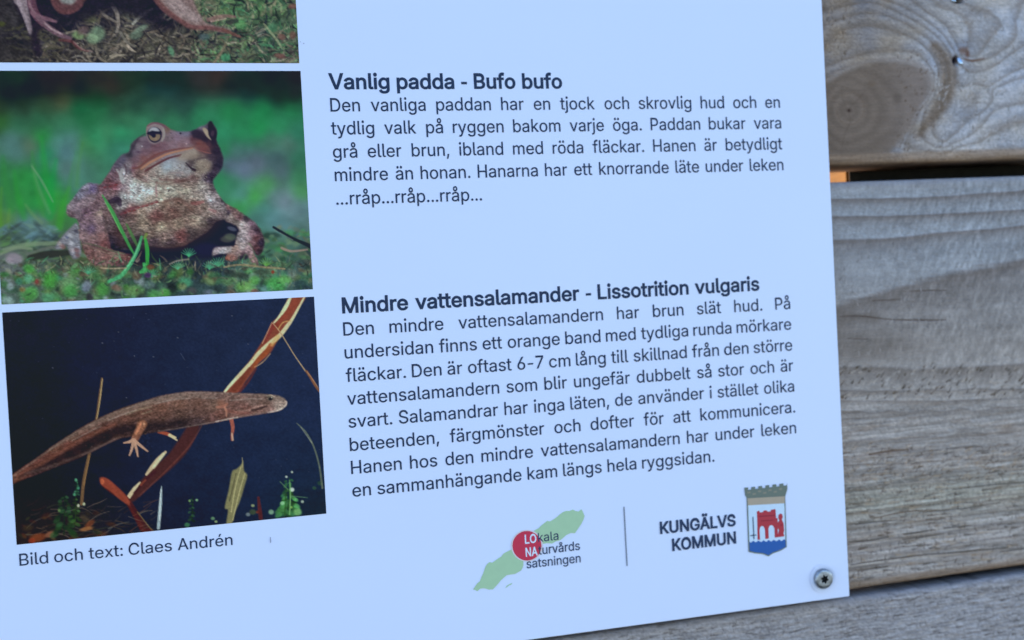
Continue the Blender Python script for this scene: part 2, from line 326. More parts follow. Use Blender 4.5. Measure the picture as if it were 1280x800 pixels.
    B += zoomed(60,140,3.81,[(330,300,110,56,66),(290,340,122,58,66),(350,330,150,140,142),(300,380,128,88,94),(330,420,52,36,56),(360,400,158,164,168),(410,350,178,184,184),(470,350,180,184,178),(400,390,172,178,180),(350,440,160,160,158),(440,400,174,178,172),(480,430,150,130,112),(560,350,172,170,152),(600,380,168,164,146),(540,400,166,158,136),
        (660,370,152,140,118),(700,350,150,134,116),(740,340,164,152,144),(760,380,160,146,146),(720,400,152,134,120),(780,420,156,146,156),(820,450,150,134,138),(810,400,136,114,118),(830,480,112,90,92),(840,420,60,44,60),(800,480,148,122,116),(690,440,138,102,84),(620,430,120,82,66),(560,440,142,104,82),(650,470,124,92,76),(740,450,132,104,88),(760,490,150,130,116),(600,480,118,72,60),(520,500,124,62,58),
        (440,480,156,132,108),(400,470,136,84,78),(360,490,92,56,62),(380,520,120,90,80),(330,500,96,76,84),(450,530,132,108,84),(540,540,154,130,100),(620,530,146,120,94),(700,520,150,126,102),(750,530,120,98,84),(770,520,70,54,66),(680,580,92,74,72),(640,585,128,60,58),(560,600,128,96,86),(480,580,124,98,80),(400,560,104,82,72),(420,620,60,46,62),(340,580,92,56,58),(320,620,56,40,58),(500,625,78,56,66),(580,630,76,54,62),(290,480,120,84,82),(280,420,116,84,92),(270,360,116,74,92),(310,640,30,26,52),(420,640,26,26,54)])
    b = cv.rbf(B, 5, i, .5); mm = m[:, None]; cv.C[i] = cv.C[i]*(1-mm)+b*mm
    inn = i[m > .6]
    xx, yy = X[inn], Y[inn]
    low = np.clip((yy-196)/26, 0, 1)                       # belly and throat are warty, the snout is smooth
    cv.grain(inn, .10+.20*low, 3.4, 1.7, 41, .12); cv.grain(inn, .07+.24*low, 1.9, 1.15, 42, -.1, 2)
    cv.grain(inn, .06+.08*low, 8, 4, 43, .15, 2, (.4, 1, 1))
    # belly granules in curved rows
    for k in range(1300):
        j = inn[rnd.randint(len(inn))]; x, y = X[j], Y[j]
        if y < 204 or x < 140 or (y < 214 and (x < 180 or x > 258)): continue
        dk = np.hypot((x-205)/70, (y-300)/40)
        c = cv.C[j]*(1.22 if k % 2 else .70)
        cv.blob(x, y, rnd.uniform(.9,1.7), rnd.uniform(.5,.8), c, .65, .25*math.sin((x-200)/40), .4)
    for p, c, a in [([(196,246,2.4),(195,236,2),(196,228,1.6)],(168,104,110),.85),([(160,262,4),(176,258,3.4),(196,252,3.4)],(132,62,64),.6),([(151,268,3),(160,262,3),(172,258,2)],(120,44,56),.7),
                    ([(185,272,3),(205,274,4.5),(226,270,3)],(112,64,58),.5),([(240,254,4),(247,254,5),(254,252,3)],(148,62,58),.75),([(262,262,2.5),(269,264,4)],(160,80,82),.6),([(226,294,5),(236,294,5)],(120,58,56),.5),([(205,252,3),(225,250,5),(240,262,4)],(128,74,60),.45),
                    ([(200,224,3),(222,226,4),(242,220,4)],(120,66,62),.5),([(210,216,2),(228,216,3)],(132,60,58),.4),([(198,222,2),(205,227,2)],(110,66,62),.4),
                    ([(126,238,2),(136,234,5),(148,228,5),(152,224,3)],(124,62,70),.5),([(138,252,6),(147,250,8),(150,256,5)],(52,34,58),.85),([(146,212,2),(150,218,3),(152,226,3)],(168,170,176),.8)]:
        cv.stroke(p, c, a, 1.6)
    cv.blob(211,239,1.3,1.3,(40,30,44),.9); cv.blob(176,236,.9,.9,(60,60,80),.6); cv.blob(168,242,.9,.9,(60,60,80),.5); cv.blob(158,248,1,1,(60,60,80),.5)
    Z = lambda pts: zoomed(140,140,8,pts)
    cv.stroke(Z([(250,560,10),(300,540,18),(360,500,20),(430,455,22),(520,420,20),(620,385,16),(720,375,12),(810,360,8)]), (114,62,62), .55, 1.8)
    cv.stroke(Z([(300,560,18),(370,510,22),(450,468,20),(540,425,18),(640,398,15),(740,378,10),(800,364,6)]), (178,122,92), .85, 1.6)
    cv.stroke(Z([(340,580,18),(430,530,20),(520,480,20),(600,450,16),(680,440,10)]), (108,44,54), .8, 1.8)
    cv.stroke(Z([(265,515,14),(320,470,18),(400,420,16)]), (136,82,78), .45, 2)
    cv.stroke(Z([(820,345,20),(880,345,36),(950,350,24),(980,400,10)]), (124,66,62), .6, 2)
    cv.stroke(Z([(830,365,6),(900,395,8),(980,415,7)]), (150,80,76), .7, 1.2)
    cv.stroke(Z([(820,300,30),(850,290,20),(900,310,14)]), (112,70,72), .5, 2.5)
    cv.stroke(Z([(860,370,8),(930,420,14),(960,450,14),(860,470,20),(760,500,16)]), (72,54,62), .6, 2)
    cv.stroke(Z([(740,510,10),(790,560,16),(830,580,22)]), (48,34,50), .9, 1.6)
    cv.stroke(Z([(820,630,12),(860,650,10),(960,620,8)]), (92,62,66), .6, 2)
    cv.stroke(Z([(220,600,14),(280,650,14),(350,690,12)]), (110,62,66), .6, 1.6); cv.stroke(Z([(230,550,16),(200,590,22)]), (118,62,76), .55, 2)
    cv.stroke(Z([(170,440,10),(210,360,12),(260,270,14),(330,220,10)]), (52,44,60), .7, 2)
    cv.stroke(Z([(240,400,14),(300,400,18)]), (78,52,80), .5, 2)
    for x, y, r, c in [(685,213,13,(34,26,44)),(590,210,9,(80,60,84)),(600,262,8,(90,60,70)),(560,258,8,(82,60,70)),(640,230,6,(96,66,84)),(265,400,16,(86,58,84)),(250,300,10,(80,60,76)),(820,580,22,(40,28,44)),(575,785,8,(50,36,48)),(745,318,12,(178,140,150)),(300,345,12,(150,140,156))]:
        cv.blob(140+x/8, 140+y/8, r/8, r/8*.8, c, .85)
    # eye
    cv.fill(Z([(345,155),(380,115),(440,110),(500,130),(530,190),(525,260),(480,300),(420,320),(370,295),(345,230)]), (132,112,116), 1)
    cv.stroke(Z([(512,170,20),(522,230,22),(500,290,14)]), (144,138,132), .75, 1.4)
    cv.fill(Z([(352,210),(380,165),(430,150),(480,175),(500,225),(480,285),(425,308),(375,280)]), (36,30,60), .7)
    cv.fill(Z([(368,185),(400,155),(445,158),(475,188),(440,194),(400,187),(370,198)]), (146,152,166), .85)
    cv.fill(Z([(366,230),(400,240),(440,225),(482,230),(470,275),(425,292),(385,275)]), (130,106,78), .8)
    cv.blob(140+418/8,140+238/8,3,2.6,(28,22,58),1,0,.7); cv.blob(140+440/8,140+265/8,2,1.6,(150,120,84),.6)
    cv.stroke(Z([(350,215,10),(410,200,14),(495,205,10)]), (24,22,52), .9, .8)
    cv.stroke(Z([(355,140,10),(420,112,14),(500,130,12),(560,170,12)]), (112,60,78), .8, 1.2)
    # far eye
    cv.fill(Z([(960,160),(990,130),(1030,160),(1050,210),(1040,270),(1000,290),(970,240)]), (36,28,52), .8)
    cv.fill(Z([(905,165),(932,160),(958,185),(968,235),(992,280),(955,255),(925,212)]), (160,140,112), .8)
    cv.blob(140+1005/8,140+215/8,2.6,4.5,(70,46,70),.8,.2); cv.fill(Z([(960,130),(985,92),(1010,130),(1000,170),(975,165)]), (34,28,46), .8)
    cv.fill(Z([(800,195),(850,180),(900,200),(930,250),(960,300),(900,285),(850,260),(815,260)]), (44,32,54), 1.5, .8)
    tm = np.zeros(len(X))
    for poly in (foot, leg, arm, hand, body):
        i, m, s = cv.mask(poly, 1.3); tm[i] = np.maximum(tm[i], m)
    i = np.where(tm > .01)[0]; head = np.clip((212-Y[i])/20, 0, 1)*np.clip((X[i]-150)/20, 0, 1)
    cv.mute(i, tm[i], .98+.03*head, .52+.08*head, (-2, -1, 5))
    low = np.clip((Y[i]-204)/22, 0, 1)*tm[i]
    cv.grain(i, .20*low+.04, 3.2, 1.2, 45, .12, 2); cv.grain(i, .12*low, 7, 2.6, 46, .1, 2)
    for k in range(900):                                  # pale wart tips and the dark pits between them
        j = i[rnd.randint(len(i))]
        if Y[j] < 210 or tm[j] < .8: continue
        cv.blob(X[j], Y[j], rnd.uniform(.8,1.4), rnd.uniform(.6,.9), cv.C[j]*(1.24 if k % 2 else .68)+(4 if k % 2 else 0), .6, 0, .3)
    for x, y in [(157,266),(162,264),(168,263),(173,260),(179,258),(184,257),(190,255),(196,253),(131,234),(138,233),(145,231)]: cv.blob(x, y, 3.2, 1.5, (112,44,52), .6, -.3, .3)
    cv.stroke([(236,300,12),(256,292,14),(272,276,12)], (44,34,46), .45, 8); cv.stroke([(150,304,8),(190,310,8),(230,308,8)], (60,44,48), .35, 6); cv.stroke([(140,262,8),(146,285,10),(150,302,8)], (56,40,48), .40, 7)
    cv.stroke([(168,226,5),(190,230,6),(214,228,5)], (158,156,142), .35, 5); cv.stroke([(186,246,4),(214,243,5),(232,238,4)], (160,156,142), .30, 5)
    cv.stroke([(152,212,2.5),(151,219,3),(154,228,3.5)], (150,156,164), .75, 1.6); cv.stroke([(156,206,2),(158,214,2.4),(156,220,1.6)], (60,44,58), .6, 1.6)
    cv.stroke([(188,226,2),(206,230,3),(226,227,3),(250,222,2)], (84,60,62), .40, 2)
    # chin and lips
    cv.fill(Z([(480,560),(540,515),(640,480),(720,470),(760,540),(810,610),(780,640),(700,650),(600,640),(500,620)]), (146,150,156), 4, .45)
    cv.fill(Z([(700,420),(800,385),(860,420),(840,470),(740,480),(680,460)]), (140,130,122), 2.5, .5); cv.fill(Z([(840,500),(920,480),(990,520),(980,590),(900,620),(850,590)]), (136,124,114), 2.5, .5)
    cv.blob(140+560/8,140+550/8,7,4,(150,170,190),.6,-.2,.2)
    for k in range(260):
        x, y = rnd.uniform(196,262), rnd.uniform(194,224)
        if (y-192) < (262-x)*.22+4 or x-196 > 66: continue
        cv.blob(x, y, rnd.uniform(.7,1.2), .7, (168,164,156) if k % 2 else (84,72,76), .45, 0, .3)
    cv.stroke(Z([(205,560,10),(250,560,18),(300,530,22),(360,480,22),(430,435,20),(520,400,18),(620,375,14),(720,362,10),(810,350,7)]), (104,62,64), .75, 1.6)
    cv.stroke(Z([(290,570,14),(370,512,20),(450,468,19),(540,425,17),(640,396,14),(740,374,9),(810,360,6)]), (160,116,98), .85, 1.3)
    cv.stroke(Z([(330,595,12),(430,535,15),(520,487,15),(600,452,12),(690,425,8)]), (76,40,50), .8, 1.5)
    cv.stroke(Z([(830,362,5),(900,392,7),(990,412,6)]), (134,84,82), .75, 1)
    cv.stroke(Z([(740,510,8),(790,560,14),(830,582,20)]), (46,34,48), .85, 1.4)
    cv.stroke(Z([(220,640,8),(290,680,10),(370,710,8)]), (88,58,62), .5, 1.8)
    # moss and leaves in front
    leafy(cv, rnd, 260, 0,330,392,352, [(70,110,70),(50,76,60),(96,124,84),(110,104,80),(44,54,50),(84,140,90),(120,130,104),(60,50,54)], (2,7), (.35,.8), .6)
    twigs(cv, rnd, 330, 30,326,392,356, [(96,128,90),(60,96,66),(120,124,96),(140,128,110),(40,50,50),(70,150,110),(50,70,60)], (5,16), (.8,2), (.35,.8), (-2.8,-.3))
    leafy(cv, rnd, 190, 0,338,392,384, [(58,130,68),(76,146,76),(56,130,100),(96,136,104),(36,60,52),(34,48,54),(110,92,76),(96,120,70),(120,140,150),(74,150,60),(60,120,84)], (4,11), (.45,.85), .8)
    for x, y, rx, ry, c, r in [(63,350,12,16,(64,172,60),.2),(86,356,15,13,(110,176,112),0),(88,364,12,11,(64,160,72),0),(36,336,9,7,(60,168,64),.3),(36,348,8,7,(90,176,140),0),(36,368,15,11,(70,158,72),0),(60,372,10,8,(80,172,116),0),(10,375,10,7,(150,190,190),.1),(24,352,6,6,(60,140,110),0),(128,362,11,11,(70,164,70),0),(108,358,8,10,(124,140,170),.4),(112,372,6,7,(52,44,66),0),(146,360,8,5,(128,100,90),.3),(166,364,12,9,(104,160,90),0),(186,356,9,7,(96,130,130),0),(192,368,10,8,(80,170,90),0),(46,352,3,4,(150,60,60),0),(28,362,5,4,(130,110,60),0),
                               (232,352,11,7,(70,170,120),.4),(206,366,9,7,(80,176,70),0),(228,358,7,6,(120,140,96),0),(262,352,9,6,(110,150,96),.3),(304,358,13,9,(110,184,84),0),(318,350,9,8,(84,180,80),0),(346,354,19,10,(70,176,90),-.2),(356,350,11,7,(100,184,96),0),(285,352,10,7,(90,140,90),0),(330,362,5,7,(96,150,150),0),(375,356,12,9,(44,72,84),0),(384,362,8,7,(36,56,76),0),(240,364,8,6,(74,76,82),0),(262,366,10,5,(100,116,140),0),(286,340,10,4,(44,56,60),0),(300,344,14,5,(48,66,60),.1),(326,340,12,4,(60,84,70),0),(318,364,6,4,(140,90,90),0)]:
        cv.blob(x, y, rx, ry, np.array(c)*.92, .8, r, .35)
    for x, y in [(236,314),(272,326),(222,330),(333,326),(262,330),(190,340),(110,336)]:
        for t in np.linspace(-2.7,-.4,8): cv.stroke([(x,y+6,1.6),(x+10*math.cos(t),y+6+10*math.sin(t),.7)], (70,168,124) if x != 333 else (90,160,70), .75, .9)
    cv.stroke([(212,330,1.6),(222,326,2),(236,324,1.4)], (150,140,136), .7, .9)
    leafy(cv, rnd, 70, 0,344,392,384, [(34,58,50),(44,70,56),(90,84,72),(84,140,84),(120,150,130),(60,110,80),(100,116,130)], (1.5,4), (.35,.7), .6)
    twigs(cv, rnd, 60, 0,340,392,384, [(96,150,96),(60,110,76),(120,130,110),(36,50,48)], (4,12), (1,2.4), (.3,.7))
    k_ = cv.box(0, 325, 400, 392); cv.mute(k_, np.ones(len(k_)), .97, .82, (0, 0, 3))
    # grass blade crossing the belly
    for p, c, w in [([(128,244,1.6),(139,262,4),(150,284,4.2),(162,308,3.4),(168,318,2)],(60,150,80),.85),([(158,280,2),(166,296,4),(174,312,2)],(72,128,72),.7),([(177,296,3),(172,312,4.5),(164,328,5),(152,344,5),(136,352,4)],(70,160,112),.88),([(181,296,3),(184,312,5),(184,330,4)],(52,156,72),.9),([(180,330,4),(182,336,7),(176,340,4)],(64,168,96),.8),([(183,293,4),(181,297,3)],(110,130,72),.8)]:
        cv.stroke(p, c, w, 1)
    cv.stroke([(131,252,1),(141,270,1.6),(152,292,1)], (104,196,110), .6, .8); cv.stroke([(175,302,1),(168,320,1.8),(156,338,1.4)], (120,206,160), .6, .8)
    cv.stroke([(126,335,1.4),(140,335.6,1.6),(158,335,1.2)], (168,150,130), .8, .8)
    cv.stroke([(342,284,3),(352,290,3.4),(366,298,3.6),(384,306,5),(391,310,7)], (28,36,50), .95, 1); cv.stroke([(350,291,.8),(366,300,1)], (120,130,140), .6, .8)
    cv.stroke([(352,310,3),(364,314,3),(384,312,2)], (150,128,124), .8, 1); cv.stroke([(280,334,2),(300,331,2.4),(330,334,2.4),(356,336,2)], (140,128,104), .8, 1)
    cv.blob(185,344,5,4,(64,44,88),.9); cv.blob(188,334,6,4,(120,56,50),.6); cv.blob(341,340,2.4,2.6,(126,52,44),.9)
    cv.grain(cv.box(0,325,400,385), .2, 2.4, 2, 61, octv=2)
    return cv.C

def paint_newt(X, Y):
    cv = Canvas(X, Y); rnd = np.random.RandomState(5)
    cv.C = cv.rbf([(10,395,26,28,46),(60,400,24,28,54),(150,385,24,32,64),(250,385,26,38,72),(380,385,26,40,76),(40,470,20,24,46),(120,460,22,32,64),(220,440,24,38,74),(330,440,26,42,80),(390,480,26,42,82),(30,560,18,20,42),(100,590,18,26,52),(200,600,24,36,70),(300,580,24,40,78),(390,600,24,40,78),(30,640,24,24,40),(30,675,40,30,34),(100,660,34,34,44),(180,650,22,30,56),(280,640,20,34,64),(400,640,18,40,56)], 60, None, 1)
    cv.grain(np.arange(len(X)), .08, 18, 14, 4, octv=2)
    Z = lambda pts: zoomed(200,365,5,pts)
    W = lambda pts: zoomed(0,360,2.222,pts)
    # thin brown stalk behind the tail
    cv.stroke([(127.5,473,2.2),(124,500,3),(120,526,2.6),(112,566,3.6),(105,600,3.8),(102,630,4)], (112,84,62), .95, 1)
    cv.stroke([(128,474,1.2),(125,500,1.4),(121,524,1)], (184,160,112), .9, .8); cv.stroke([(112,570,1),(105,606,1.2)], (158,122,76), .7, .8)
    # reed, lower part
    cv.fill([(250,530),(236,562),(214,586),(190,606),(168,626),(161,624),(171,607),(191,585),(211,567),(229,541),(237,529)], (70,38,46), 1.4)
    cv.stroke([(161,621,5),(168,611,4.4),(175,603,2)], (206,188,152), .95, 1.1); cv.stroke([(183,593,3),(190,584,5),(198,574,5),(207,565,3)], (196,176,142), .95, 1.2); cv.stroke([(204,568,4),(192,584,4)], (222,206,168), .7, 1.2)
    cv.stroke([(252,532,1.6),(236,558,2),(206,590,2),(174,620,2)], (112,60,60), .6, 1.4)
    cv.stroke([(168,616,3),(184,598,3.6),(194,590,3)], (60,26,44), .7, 1.2)
    cv.stroke([(176,606,3),(182,600,2.4)], (150,72,54), .6, 1)
    cv.fill([(126,598),(136,600),(150,612),(162,624),(172,640),(184,656),(192,664),(178,666),(168,648),(156,628),(138,616),(127,606)], (80,32,40), 1)
    cv.fill([(125,597),(134,598),(146,608),(158,620),(164,632),(152,626),(138,614),(127,606)], (138,60,50), 1)
    cv.blob(128,602,3,4,(196,96,66),.8); cv.stroke([(164,630,4),(176,648,4),(186,664,4)], (64,28,40), .8, 1)
    cv.stroke([(172,640,1.2),(186,658,1.2),(194,666,1)], (124,110,76), .8, .8)
    # reed, upper part
    i, m, s = cv.fill(Z([(808,35),(782,90),(742,150),(700,190),(680,235),(650,290),(600,370),(560,430),(470,540),(396,628),(488,628),(535,560),(588,490),(624,440),(690,380),(740,290),(770,240),(822,170),(872,90),(908,30)]), (128,62,52), 1)
    cv.stroke(Z([(818,30,14),(785,95,24),(745,155,14),(705,200,8)]), (226,210,168), .95, 1)
    cv.stroke(Z([(903,30,10),(868,95,14),(826,170,18),(790,220,24),(750,270,26),(700,310,30),(650,350,24),(610,390,24),(570,440,22),(510,505,22),(450,570,18),(405,625,12)]), (220,200,156), .92, 1)
    cv.stroke(Z([(770,160,30),(740,200,26),(710,230,14)]), (138,52,44), .8, 2); cv.stroke(Z([(850,60,40),(800,130,36),(750,185,24)]), (140,62,50), .85, 1.6)
    cv.stroke(Z([(820,180,5),(770,190,8),(740,230,6)]), (196,150,90), .8, .8)
    cv.stroke(Z([(705,205,24),(680,260,26),(650,320,12)]), (128,50,50), .9, 1.4); cv.stroke(Z([(700,190,5),(675,245,5),(640,320,5)]), (190,150,120), .8, .8)
    cv.stroke(Z([(690,330,22),(660,380,30),(610,430,26),(580,470,14)]), (150,72,44), .9, 1.6); cv.stroke(Z([(735,280,30),(700,330,22)]), (204,150,84), .6, 2)
    cv.stroke(Z([(690,385,4),(640,440,5),(590,470,4)]), (206,160,110), .85, .8); cv.stroke(Z([(600,480,10),(550,560,16),(500,620,16)]), (96,42,48), .8, 1.4)
    cv.stroke(Z([(560,480,22),(510,550,30),(460,610,30)]), (112,52,44), .85, 1.4); cv.stroke(Z([(470,545,12),(430,590,14),(400,628,8)]), (226,210,174), .9, .9)
    cv.stroke(Z([(705,195,4),(750,250,6),(800,330,6),(850,410,6),(910,495,8)]), (178,152,116), .95, .8)
    cv.stroke(Z([(915,495,14),(945,540,16),(975,590,16),(995,620,12)]), (126,80,60), .95, 1); cv.stroke(Z([(920,500,6),(950,540,5),(990,600,4)]), (176,132,100), .8, .8)
    # far legs
    cv.fill(W([(330,415),(345,405),(360,395),(440,395),(470,398),(495,410),(492,425),(478,422),(462,408),(430,404)]), (150,62,44), .8, .0)
    cv.stroke([(198,540,3),(208,542,4.4),(213,544,3.6)], (170,74,54), .9, 1); cv.stroke([(212,544,4),(219,547,3)], (214,190,150), .95, .9); cv.stroke([(214,546,2),(221,550,2)], (214,190,150), .9, .8)
    cv.stroke([(289,524,5),(291,534,4.4),(290,544,3.2),(290,550,2.6)], (162,84,74), .95, .9); cv.stroke([(290,542,2),(291,550,2.4)], (196,164,144), .8, .8)
    # body
    bo = W([(16,534),(60,500),(100,474),(150,437),(200,404),(250,374),(300,350),(350,330),(400,314),(440,301),(480,293),(520,288),(560,287),(610,289),(650,291),(700,293),(740,295),(772,299),(792,309),(796,320),(788,333),(770,341),(740,347),(700,354),(640,364),(580,377),(520,387),(470,396),(420,402),(370,412),(330,418),(290,436),(250,458),(200,480),(150,499),(100,519),(60,533),(16,552)])
    i, m, s = cv.mask(bo, 1.1, .3)
    D = W([(25,536,126,64,46),(25,548,84,48,46),(40,522,130,62,44),(70,505,128,52,40),(100,485,120,52,42),(100,505,70,40,44),(150,450,112,60,44),(150,472,112,44,38),(150,490,74,46,50),(200,415,112,66,52),(200,440,120,48,40),(200,465,64,36,42),(250,385,110,66,54),(250,412,112,50,42),(250,440,44,28,38),(300,360,112,70,58),(300,385,96,50,46),(300,415,56,36,40),(320,420,120,66,52),(260,450,112,74,70),(350,340,114,72,58),(350,365,112,58,48),(350,392,80,46,44),(400,322,118,80,66),(400,345,124,66,52),(400,375,84,50,46),(400,398,66,42,46),
        (450,305,118,82,74),(450,330,122,68,52),(450,360,104,60,52),(450,390,70,46,52),(500,296,122,88,80),(500,320,126,74,58),(500,350,92,58,52),(500,380,66,46,54),(550,292,120,86,80),(550,318,120,72,60),(550,345,98,60,54),(550,372,70,48,56),(600,295,116,80,76),(600,325,118,80,66),(610,350,120,64,56),(600,368,104,60,60),(650,297,124,84,76),(650,325,112,66,60),(650,350,130,80,72),(700,298,120,84,78),(700,318,128,92,84),(690,335,116,60,54),(720,345,140,86,78),(740,300,110,80,74),(740,325,112,74,66),(750,340,148,98,92),(775,305,126,102,92),(788,318,168,136,124),(775,332,176,150,140)])
    b = cv.rbf(D, 8, i, .35); mm = m[:, None]; cv.C[i] = cv.C[i]*(1-mm)+b*mm
    inn = i[m > .5]
    cv.grain(inn, .24, 6, 1.8, 51, -.35); cv.grain(inn, .22, 1.6, 1.2, 52, -.3, 2)
    cv.stroke([(p[0],p[1]+1.2,2.2) for p in W([(34,522),(100,474),(200,405),(300,352),(400,316),(480,295)])], (130,110,98), .5, 1.8)
    cv.stroke([(p[0],p[1]+1.4,2) for p in W([(480,293),(560,288),(650,291),(740,295)])], (140,112,104), .5, 1.4)
    cv.stroke([(p[0],p[1]-1.2,1.6) for p in W([(230,466),(290,438),(335,418)])], (140,98,86), .4, 1.6)
    cv.stroke([(p[0],p[1]-.8,1.3) for p in W([(440,400),(520,387),(600,373),(700,354),(770,341)])], (150,124,118), .5, 1.2)
    cv.stroke([(p[0],p[1]-.8,1.8) for p in W([(600,373),(640,364),(660,361)])], (190,172,162), .6, 1)
    cv.stroke(W([(745,346,2),(775,339,4),(793,326,4),(796,316,3)]), (206,184,172), .85, 1)
    for k in range(60):
        j = inn[rnd.randint(len(inn))]; cv.blob(X[j], Y[j], rnd.uniform(.8,1.8), rnd.uniform(.6,1), [(60,36,40),(160,112,86)][k % 2], .5)
    cv.stroke(W([(655,345,8),(690,340,7),(715,330,7),(735,325,5)]), (176,120,106), .6, 1.4); cv.stroke(W([(700,340,6),(720,335,7),(740,328,5)]), (64,38,42), .8, 1.2)
    cv.stroke(W([(630,340,10),(660,346,9),(690,346,6)]), (150,72,62), .7, 1.6)
    cv.blob(338.2,498,4.4,3.6,(120,112,92),.9); cv.blob(338.2,498.6,3.2,2.6,(30,26,40),.95); cv.blob(339.5,497,1.1,.9,(190,190,180),.9); cv.stroke([(334,495,1),(338,493.6,1.2),(343,496,1)], (176,156,128), .8, .7)
    # dark flank, broken pale spots and a wet sheen along the back
    cv.stroke(W([(60,520,8),(130,490,22),(200,455,34),(270,420,38),(340,395,30),(420,385,24),(520,372,16)]), (26,20,34), .72, 9)
    cv.stroke(W([(50,518,6),(110,490,10),(180,448,12),(250,410,12),(320,378,10)]), (146,64,44), .65, 4)
    cv.stroke(W([(140,447,5),(210,408,6),(300,362,7),(400,325,8),(500,302,8),(600,300,6)]), (142,122,108), .42, 4)
    for q in ([(350,352,5),(385,338,7),(420,330,4)], [(395,350,4),(420,342,5)]): cv.stroke(W(q), (150,124,92), .55, 1.5)
    for k in range(120):
        j = inn[rnd.randint(len(inn))]; cv.blob(X[j], Y[j], rnd.uniform(1.2,3), rnd.uniform(.8,1.6), [(58,36,44),(84,48,48),(132,104,94)][k % 3], .35, -.4, .2)
    cv.stroke([(p_[0],p_[1]-2,3) for p_ in W([(70,520),(130,503),(200,478),(260,453),(330,418)])], (120,88,82), .32, 2.4)
    for q in ([(300,368,3),(345,350,4),(380,338,2)], [(430,322,3),(480,310,4),(530,306,3)], [(560,306,3),(600,306,3)], [(640,312,3),(690,308,3.4),(730,308,2)], [(200,424,2),(250,398,3),(280,384,2)]): cv.stroke(W(q), (176,160,150), .42, 1.4)
    cv.mute(i, m, 1.0, .62, (0, 0, 3)); cv.grain(i, .22*m, 2.6, 1.6, 58, -.3, 2)
    # near legs
    cv.blob(277,504,8,5.5,(142,92,80),.7,.3,.2); cv.stroke([(271,509,3),(279,508,4),(284,505,3)], (168,106,92), .7, 1.6); cv.stroke([(281,509,3),(283,515,2.4),(283,520,1.6)], (172,116,100), .85, 1)
    cv.blob(177,531,8,6.5,(140,90,70),.9,-.5,.5); cv.stroke([(179,530,9),(173,540,10),(168,550,9)], (146,94,76), .9, 2); cv.grain(cv.box(158,524,190,572), .25, 2, 1.6, 59, octv=2); cv.stroke([(174,544,2),(170,552,2)], (108,62,56), .6, 1.4); cv.stroke([(176,530,3),(170,542,3)], (206,130,96), .7, 1.2)
    for x, y in [(155,553.6),(162,569),(172.5,570.5),(184.5,564)]:
        cv.stroke([(167,550,4.4),((167+x)/2+.6,(550+y)/2+.5,3.4),(x,y,2)], (184,142,122), .95, .8)
    cv.blob(180,530,2,2,(190,140,110),.8)
    # water plants
    def sprig(x, y, h, c, n, w=5):
        cv.stroke([(x,y,2),(x+1,y-h,1)], np.array(c)*.6, .8, 1)
        for k in range(n):
            t = k/n; yy = y-h*t; s = w*(1-.7*t)
            for sg in (-1, 1):
                cv.blob(x+sg*s*rnd.uniform(.3,1), yy+rnd.uniform(-1,1), s*.5+.6, s*.3+.5, np.array(c)*rnd.uniform(.4,1.3), .65, sg*.5)
    sprig(361,643,46,(52,128,76),12,11); sprig(362,640,30,(80,168,92),8,12); sprig(356,644,24,(64,140,76),6,10)
    for x, y, c, r in [(365,612,(196,220,214),3.4),(358,596,(190,214,200),1.8),(365,590,(190,214,200),1.6),(353,629,(130,196,150),3),(378,627,(170,196,180),2.2),(339,640,(120,170,140),4),(372,640,(110,180,110),6),(364,634,(130,190,90),2)]: cv.blob(x, y, r, r*.9, c, .85)
    cv.stroke([(362,643,1.4),(363,618,1.4),(362,600,1)], (120,190,120), .8, .8); cv.stroke([(350,602,1),(360,612,1.4)], (90,140,100), .7, .8); cv.stroke([(364,620,1.4),(384,622,1)], (80,130,100), .7, .8)
    sprig(240,650,30,(40,84,60),6,5); cv.blob(237,626,1.8,1.8,(120,170,100),.8); cv.blob(246,625,2,1.8,(130,190,140),.8)
    for x, y, c, r in [(266,648,(96,150,110),3),(270,652,(150,180,120),2.2),(234,656,(60,130,90),4),(316,632,(150,170,120),2.6),(316,640,(60,80,60),5),(310,643,(110,130,140),3.4),(322,640,(124,54,44),2.6),(393,610,(44,84,66),3),(400,604,(36,70,60),4)]: cv.blob(x, y, r, r*.8, c, .8)
    cv.stroke([(323,622,3),(325,640,5),(326,648,5)], (96,36,44), .8, 1.2)
    cv.fill([(290,590),(296,586),(302,580),(304,576),(305,588),(309,594),(306,606),(300,626),(294,640),(290,654),(283,655),(285,638),(281,634),(286,612)], (122,122,88), 1)
    for p in ([(301,584,1.2),(294,610,1.4),(289,640,1.4)], [(306,592,1),(299,616,1.4),(291,650,1.2)]): cv.stroke(p, (176,172,124), .8, .8)
    cv.stroke([(303,572,.8),(303,584,1.6)], (150,146,110), .8, .7); cv.stroke([(295,592,1.2),(287,626,2)], (80,82,64), .7, .9)
    cv.stroke([(202,608,1.2),(200.5,630,4),(198,660,4)], (150,176,190), .9, .9); cv.stroke([(201,612,1),(199.5,650,1.4)], (206,220,226), .8, .7)
    cv.stroke([(371,529,1),(382,540,1.8),(392,558,2),(399,582,2),(403,610,2.4)], (96,112,100), .85, .9); cv.stroke([(376,534,.8),(390,554,1)], (140,150,140), .7, .7)
    # debris at the lower left
    twigs(cv, rnd, 90, 30,628,190,672, [(84,70,60),(60,50,50),(120,104,90),(96,60,46),(50,60,50),(110,110,104)], (8,30), (.6,1.5), (.25,.6), (-.7,.4))
    leafy(cv, rnd, 40, 26,640,140,678, [(70,40,34),(96,52,36),(40,36,40),(50,64,48),(84,70,50)], (4,10), (.3,.6), .5)
    for x, y, rx, ry, c, r in [(48,672,12,6,(120,58,42),-.3),(62,668,7,4,(140,84,66),-.4),(112,655,9,4,(112,58,44),-.7),(108,661,10,3,(150,96,60),-.2),(40,676,5,4,(140,50,36),0)]: cv.blob(x, y, rx, ry, c, .85, r)
